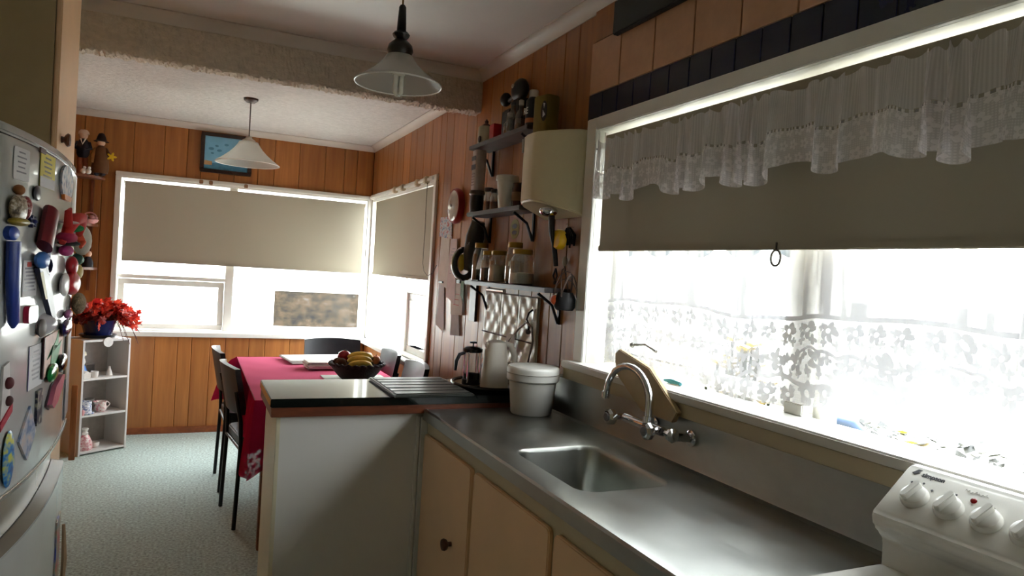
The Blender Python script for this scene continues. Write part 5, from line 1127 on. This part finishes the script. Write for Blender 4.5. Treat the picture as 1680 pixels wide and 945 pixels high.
tag(obj('wooden_strip', G().box(W-.016, 3.47, 1.15, W-.001, 3.56, 1.345), DARKW, bevel=.002), 'dark wooden strip on the wall below the vacuum', 'strip')
t = thing('oval_sticker', 'oval yellow and black sticker on the boards above the jars', 'sticker', (W-.002, 3.055, 1.57)); obj('backing', G().prism(ell(.052, .048, 22, 3.055, 1.632), lambda u, v, w_: (W-.0005-w_, u, v), 0, .0012), mat('sticker_yellow', (160, 140, 50), .5), t); obj('emblem', G().prism(ell(.03, .012, 14, 3.055, 1.645), lambda u, v, w_: (W-.0018-w_, u, v), 0, .0005).prism(ell(.028, .010, 14, 3.055, 1.615), lambda u, v, w_: (W-.0018-w_, u, v), 0, .0005), mat('sticker_black', (40, 36, 26), .5), t)
# yellow dial timer and black bits hanging by the window
t = thing('hanging_key_bunch', 'bunch of black keys and tools hanging beside the window', 'keys', (W-.02, 2.48, 1.45))
obj('hook', G().tube([(W-.001, 2.48, 1.62), (W-.03, 2.48, 1.62), (W-.034, 2.48, 1.632)], .003, 6), CHROME, t)
rk = random.Random(4)
for k in range(6): 
    yy = 2.435+.017*k; L_ = rk.uniform(.06, .11); obj('key', G().tube([(W-.026, 2.48+.3*(yy-2.48), 1.615), (W-.022, yy, 1.585), (W-.020, yy+.004, 1.615-L_)], [.004, .008, .004], 6), mat('key_black', (20, 20, 22), .4, .5), t, smooth=40)
t = thing('yellow_tape_measure', 'round yellow tape measure hanging beside the window', 'tape measure', (W-.05, 2.50, 1.53)); obj('case', G().lathe([(.034, 0), (.040, -.006), (.040, -.026), (.034, -.034), (0, -.035)], 24, (W-.032, 2.508, 1.568), 'x'), mat('tape_yellow', (232, 186, 20), .35, var=.05), t, smooth=40); obj('strap', G().tube([(W-.04, 2.475, 1.59), (W-.035, 2.465, 1.57), (W-.035, 2.468, 1.545)], .004, 6), BLACKM, t)
t = thing('cord_light_switch', 'small cream toggle on a cord below the tape measure', 'switch', (W-.02, 2.515, 1.46)); obj('toggle', G().lathe([(.004, .04), (.010, .03), (.011, .012), (.005, 0)], 12, (W-.014, 2.515, 1.462)), mat('toggle_cream', (170, 150, 120), .4), t, smooth=40); obj('cord', G().tube([(W-.014, 2.515, 1.462), (W-.012, 2.50, 1.43), (W-.012, 2.508, 1.385)], .002, 5), BLACKM, t)
t = thing('net_bag', 'dark hanging bag with orange fruit and wire loops', 'bag', (W-.04, 2.432, 1.285)); obj('pouch', G().lathe([(.034, 0), (.042, .012), (.043, .045), (.030, .07)], 16, (W-.048, 2.432, 1.287)), mat('bag_black', (24, 22, 24), .7), t, smooth=40); obj('orange', G().ball((W-.083, 2.447, 1.325), .020, n=12), mat('orange_red', (196, 84, 40), .5), t, smooth=60)
for k in range(5): obj('loop', G().tube([(W-.048+.03*math.cos(a)*(1 if k % 2 else -1), 2.432+.04*math.cos(a+k), 1.34+.10*math.sin(a)*(.7+.1*k)) for a in [PI*j/10 for j in range(11)]], .0025, 5), mat('loop_wire', (90, 70, 58), .5), t)
# --- embossed white panel with wires and hook
ep = thing('embossed_panel', 'white embossed three-column tile panel below the jars', 'panel', (W-.02, 3.03, .97))
EMB = mat('embossed_white', (206, 202, 180), .35, var=.04)
def emb(y0, y1):
    def f(u, v):
        y_ = y0+(y1-y0)*u; z_ = .975+.345*v-.02*(1-u)*0
        ph = math.sin(u*2*PI*2.0+ (0 if int(v*7) % 2 else PI))*math.sin((v*7 % 1)*PI)
        return (W-.012-.004*ph, y_, z_)
    return G().grid(f, 20, 49)
for a, b in ((2.735, 2.93), (2.933, 3.13), (3.133, 3.34)): obj('tile', emb(a, b), EMB, ep, smooth=60, thick=.004)
obj('backing', G().box(W-.005, 2.735, .975, W-.001, 3.34, 1.32), EMB, ep)
obj('towel_bar', G().tube([(1.300, 2.93, 1.336), (1.300, 3.13, 1.336)], .009, 10), mat('bar_satin', (206, 200, 186), .25, .6), ep, smooth=50)
tag(obj('thin_rod', G().tube([(W-.024, 3.33, 1.118), (W-.024, 2.74, 1.118)], .0035, 6), mat('rod_dark', (70, 48, 38), .5)), 'thin dark rod across the embossed panel', 'rod')
t = thing('wall_hook', 'dark curled hook at the edge of the embossed panel', 'hook', (W-.03, 2.78, 1.14)); obj('hook', G().tube([(W-.022, 2.765, 1.265), (W-.03, 2.785, 1.25), (W-.034, 2.795, 1.22), (W-.028, 2.782, 1.20), (W-.024, 2.79, 1.16)], .0045, 8), mat('hook_dark', (34, 30, 30), .4, .6), t, smooth=50); obj('eye', G().ball((W-.026, 2.79, 1.165), .012, n=12), mat('hook_eye', (110, 104, 98), .3, .6), t, smooth=60)
t = thing('appliance_flex', 'grey appliance flex looped over the hook with a plug', 'cable', (W-.05, 2.9, .95)); obj('cable', G().tube([(1.26, 3.07, .96), (1.30, 3.04, 1.04), (1.35, 2.98, 1.09), (W-.03, 2.88, 1.17), (W-.034, 2.80, 1.205), (W-.034, 2.74, 1.19), (W-.03, 2.73, 1.13), (W-.03, 2.76, 1.05), (W-.03, 2.79, .96)], .005, 8), mat('flex_grey', (150, 140, 132), .5), t, smooth=60); obj('tag', G().box(W-.04, 2.90, 1.06, W-.036, 2.99, 1.14).xf(Matrix.Identity(4)), mat('tag_paper', (180, 172, 164), .7), t)
# wall power point hidden behind the kettle
# ================================================================== things on the peninsula and bench
zs = .926
cbp = thing('ribbed_board', 'dark green ribbed chopping board lying on the black worktop', 'chopping board', (.87, 2.77, zs))
GRB = mat('dark_green_board', (42, 46, 40), .35, var=.25, scale=12, stretch=(1, .2, 1))
obj('board', G().box(.71, 2.555, zs, 1.035, 2.985, zs+.010), GRB, cbp, bevel=.004)
for k in range(6): obj('rib', G().box(.722, 2.575+.068*k, zs+.010, 1.022, 2.625+.068*k, zs+.0125), GRB, cbp, bevel=.001)
tr = thing('serving_tray', 'black oval tray at the corner of the worktop', 'tray', (1.19, 2.79, zs))
obj('base', G().prism(ell(.16, .17, 36, 1.195, 2.79), fn_, zs+.0005, zs+.006), mat('tray_black', (16, 15, 17), .2), tr)
obj('rim', G().tube([(1.195+.162*math.cos(a), 2.79+.172*math.sin(a), zs+.012) for a in [2*PI*k/48 for k in range(49)]], .008, 8), mat('tray_black', (16, 15, 17)), tr, smooth=60)
obj('paper_liner', G().prism(ell(.09, .09, 24, 1.12, 2.86), fn_, zs+.006, zs+.0075), mat('liner_cream', (200, 184, 150), .6), tr)
KX, KY = 1.172, 2.69
KT = mat('kettle_cream', (206, 198, 184), .4, var=.03)
zk = zs+.008
kt = thing('electric_kettle', 'white plastic jug kettle on the tray', 'kettle', (KX+0.015, KY, zk))
secs = [(.056, .046, 0), (.058, .048, .01), (.055, .045, .07), (.049, .041, .13), (.044, .037, .18), (.040, .034, .195), (.02, .018, .202)]
g = G(); N = 24; vs = []; fs = []
for (a, b, z_) in secs:
    for k in range(N):
        an = 2*PI*k/N; px = a*math.copysign(abs(math.cos(an))**.75, math.cos(an)); py = b*math.copysign(abs(math.sin(an))**.75, math.sin(an)); vs.append((KX+0+px, KY+py, zk+z_))
for i in range(len(secs)-1):
    for k in range(N): fs.append((i*N+k, i*N+(k+1) % N, (i+1)*N+(k+1) % N, (i+1)*N+k))
fs += [tuple(reversed(range(N))), tuple(range((len(secs)-1)*N, len(secs)*N))]
obj('jug', g.add(vs, fs), KT, kt, smooth=50)
obj('handle', G().tube([(KX+0.035, KY, zk+.188), (KX+0.065, KY-.005, zk+.182), (KX+0.082, KY-.01, zk+.14), (KX+0.082, KY-.01, zk+.09), (KX+0.064, KY-.005, zk+.05), (KX+0.05, KY, zk+.045)], [.013, .014, .014, .013, .012, .012], 10), KT, kt, smooth=60)
obj('spout', G().prism([(KX-0.038, .150), (KX-.052, .192), (KX-0.025, .196)], lambda u, v, w_: (u, KY+w_, zk+v), -.014, .014), KT, kt, bevel=.004)
obj('switch', G().box(KX+0.055, KY-.016, zk+.022, KX+0.063, KY, zk+.034), mat('switch_grey', (130, 126, 120), .4), kt, bevel=.002)
cp_ = thing('coffee_plunger', 'glass coffee plunger with black handle behind the kettle', 'coffee plunger', (1.085, 2.80, zk))
cx, cy = 1.112, 2.80
gg = G().lathe([(.037, .02), (.038, .03), (.038, .135), (.040, .14)], 24, (cx, cy, zk)); gg.f = [f for f in gg.f if len(f) == 4]
obj('beaker', gg, JARG, cp_, smooth=50)
obj('base_ring', G().lathe([(.041, 0), (.041, .022), (.036, .024)], 24, (cx, cy, zk)), BLKA, cp_, smooth=40); obj('coffee_grounds', G().lathe([(.034, .024), (.034, .045), (0, .046)], 20, (cx, cy, zk)), COF, cp_)
for a in (.6, 2.2, 3.9, 5.4): obj('frame_strip', G().box(-.003, -.003, .01, .003, .003, .14).xf(Matrix.Translation((cx+.0405*math.cos(a), cy+.0405*math.sin(a), zk))), CHROME, cp_)
obj('lid', G().lathe([(.042, .138), (.043, .152), (.030, .160), (0, .162)], 24, (cx, cy, zk)), mat('lid_dark_chrome', (60, 58, 58), .25, .8), cp_, smooth=40)
obj('plunger_knob', G().tube([(cx, cy, zk+.16), (cx, cy, zk+.178)], .003, 8).lathe([(.016, .176), (.016, .182), (0, .184)], 14, (cx, cy, zk)), BLKA, cp_, smooth=40)
obj('handle', G().tube([(cx-.040, cy-.004, zk+.135), (cx-.062, cy-.006, zk+.128), (cx-.076, cy-.008, zk+.10), (cx-.078, cy-.008, zk+.06)], [.007, .008, .008, .006], 10), BLKA, cp_, smooth=60)
bu = thing('lidded_bucket', 'white plastic bucket with a lid on the steel bench', 'bucket', (1.242, 2.475, ZB+.001))
bx, by, bz = 1.236, 2.458, ZB+.001
obj('pail', G().lathe([(.078, 0), (.081, .005), (.094, .135), (.094, .14)], 32, (bx, by, bz)), PLAST, bu, smooth=40)
obj('lid', G().lathe([(.097, .128), (.103, .134), (.105, .175), (.102, .182), (.097, .186), (0, .190)], 36, (bx, by, bz)), PLAST, bu, smooth=35)
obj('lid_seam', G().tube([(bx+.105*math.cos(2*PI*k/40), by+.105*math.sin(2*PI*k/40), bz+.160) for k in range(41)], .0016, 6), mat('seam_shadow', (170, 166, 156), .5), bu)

# ================================================================== things on the sill behind the net curtain and in the garden outside
GS = 'things along the outside of the sink window'
t = thing('teal_brush', 'small teal object lying on the sill behind the chopping board', 'brush', (1.475, 1.83, 1.095), 0, None)
obj('handle', G().tube([(1.425, 1.79, 1.101), (1.425, 1.84, 1.103), (1.425, 1.875, 1.101)], [.006, .009, .004], 8), mat('teal_plastic', (40, 130, 140), .4), t, smooth=50); obj('bristles', G().box(1.420, 1.795, 1.0945, 1.430, 1.83, 1.098), WHC, t)
def garden_plant(label, c, h, n, lm, fm, seed, spread=.22):
    r_ = random.Random(seed); t = thing('garden_plant', label, 'plant', c, 0, None, True); gs = G(); gl = G(); gf = G()
    for k in range(n):
        a = r_.uniform(0, 2*PI); L_ = r_.uniform(.3, 1)*spread; hh = h*r_.uniform(.6, 1.0); tip = Vector((math.cos(a)*L_, math.sin(a)*L_, hh))
        gs.tube([(0, 0, 0), (tip.x*.4, tip.y*.4, hh*.6), tuple(tip)], .006, 5)
        for j in range(7):
            q = tip*r_.uniform(.45, 1); s = r_.uniform(.05, .09); b = r_.uniform(0, 2*PI); e = Vector((math.cos(b), math.sin(b), r_.uniform(-.3, .5))).normalized(); w2 = e.cross(Vector((0, 0, 1))).normalized()
            gl.add([q, q+e*s*.5+w2*s*.25, q+e*s, q+e*s*.5-w2*s*.25], [(0, 1, 2, 3)])
        for j in range(5):
            a2 = 2*PI*j/5; e = Vector((math.cos(a2), math.sin(a2), .3)); w2 = Vector((-math.sin(a2), math.cos(a2), 0)); gf.add([tip, tip+e*.03+w2*.018, tip+e*.055, tip+e*.03-w2*.018], [(0, 1, 2, 3)])
    for nm, g_, m_ in (('stems', gs, lm), ('leaves', gl, lm), ('blooms', gf, fm)):
        o = obj(nm, g_, m_, t); o['kind'] = 'stuff'
GLM = leafmat('garden_green', (22, 36, 12), (44, 58, 22)); YBL = leafmat('yellow_bloom', (110, 90, 16), (140, 118, 34)); RBL = leafmat('red_bloom', (74, 14, 16), (96, 28, 24))
garden_plant('yellow flowering bush seen through the net beside the window mullion', (1.80, 1.95, -.4), 1.65, 60, GLM, YBL, 1, .12)
garden_plant('low yellow-flowered plant seen below the curtain hem', (1.92, 1.36, -.4), 1.41, 24, GLM, YBL, 2, .12)
garden_plant('red-flowered garden plant at the near end of the window', (1.92, 1.08, -.4), 1.41, 22, GLM, RBL, 3, .12)
t = thing('garden_hose', 'blue garden hose over a stand outside the window', 'hose', (1.74, 1.5, -.4)); obj('hose', G().tube([(1.74, 1.64, .70), (1.74, 1.60, .99), (1.74, 1.56, 1.025), (1.74, 1.46, 1.045), (1.74, 1.40, 1.045), (1.74, 1.36, 1.02), (1.74, 1.34, .90), (1.74, 1.34, .4), (1.74, 1.34, -.38)], .016, 10), mat('hose_blue', (24, 52, 84), .5), t, smooth=60); obj('stand', G().tube([(1.74, 1.47, 1.03), (1.74, 1.47, -.4)], .012, 8), FM, t)

def hedge():
    r_ = random.Random(9); g = G()
    for k in range(2600):
        q = Vector((r_.uniform(2.13, 2.37), r_.uniform(.80, 1.95), r_.uniform(.45, .97)+.02*r_.random())); s_ = r_.uniform(.03, .06); b = r_.uniform(0, 2*PI)
        e = Vector((math.cos(b), math.sin(b), r_.uniform(-.6, .5))).normalized(); w2 = e.cross(Vector((0, 0, 1))).normalized()
        g.add([q, q+e*s_*.5+w2*s_*.3, q+e*s_, q+e*s_*.5-w2*s_*.3], [(0, 1, 2, 3)])
    return g
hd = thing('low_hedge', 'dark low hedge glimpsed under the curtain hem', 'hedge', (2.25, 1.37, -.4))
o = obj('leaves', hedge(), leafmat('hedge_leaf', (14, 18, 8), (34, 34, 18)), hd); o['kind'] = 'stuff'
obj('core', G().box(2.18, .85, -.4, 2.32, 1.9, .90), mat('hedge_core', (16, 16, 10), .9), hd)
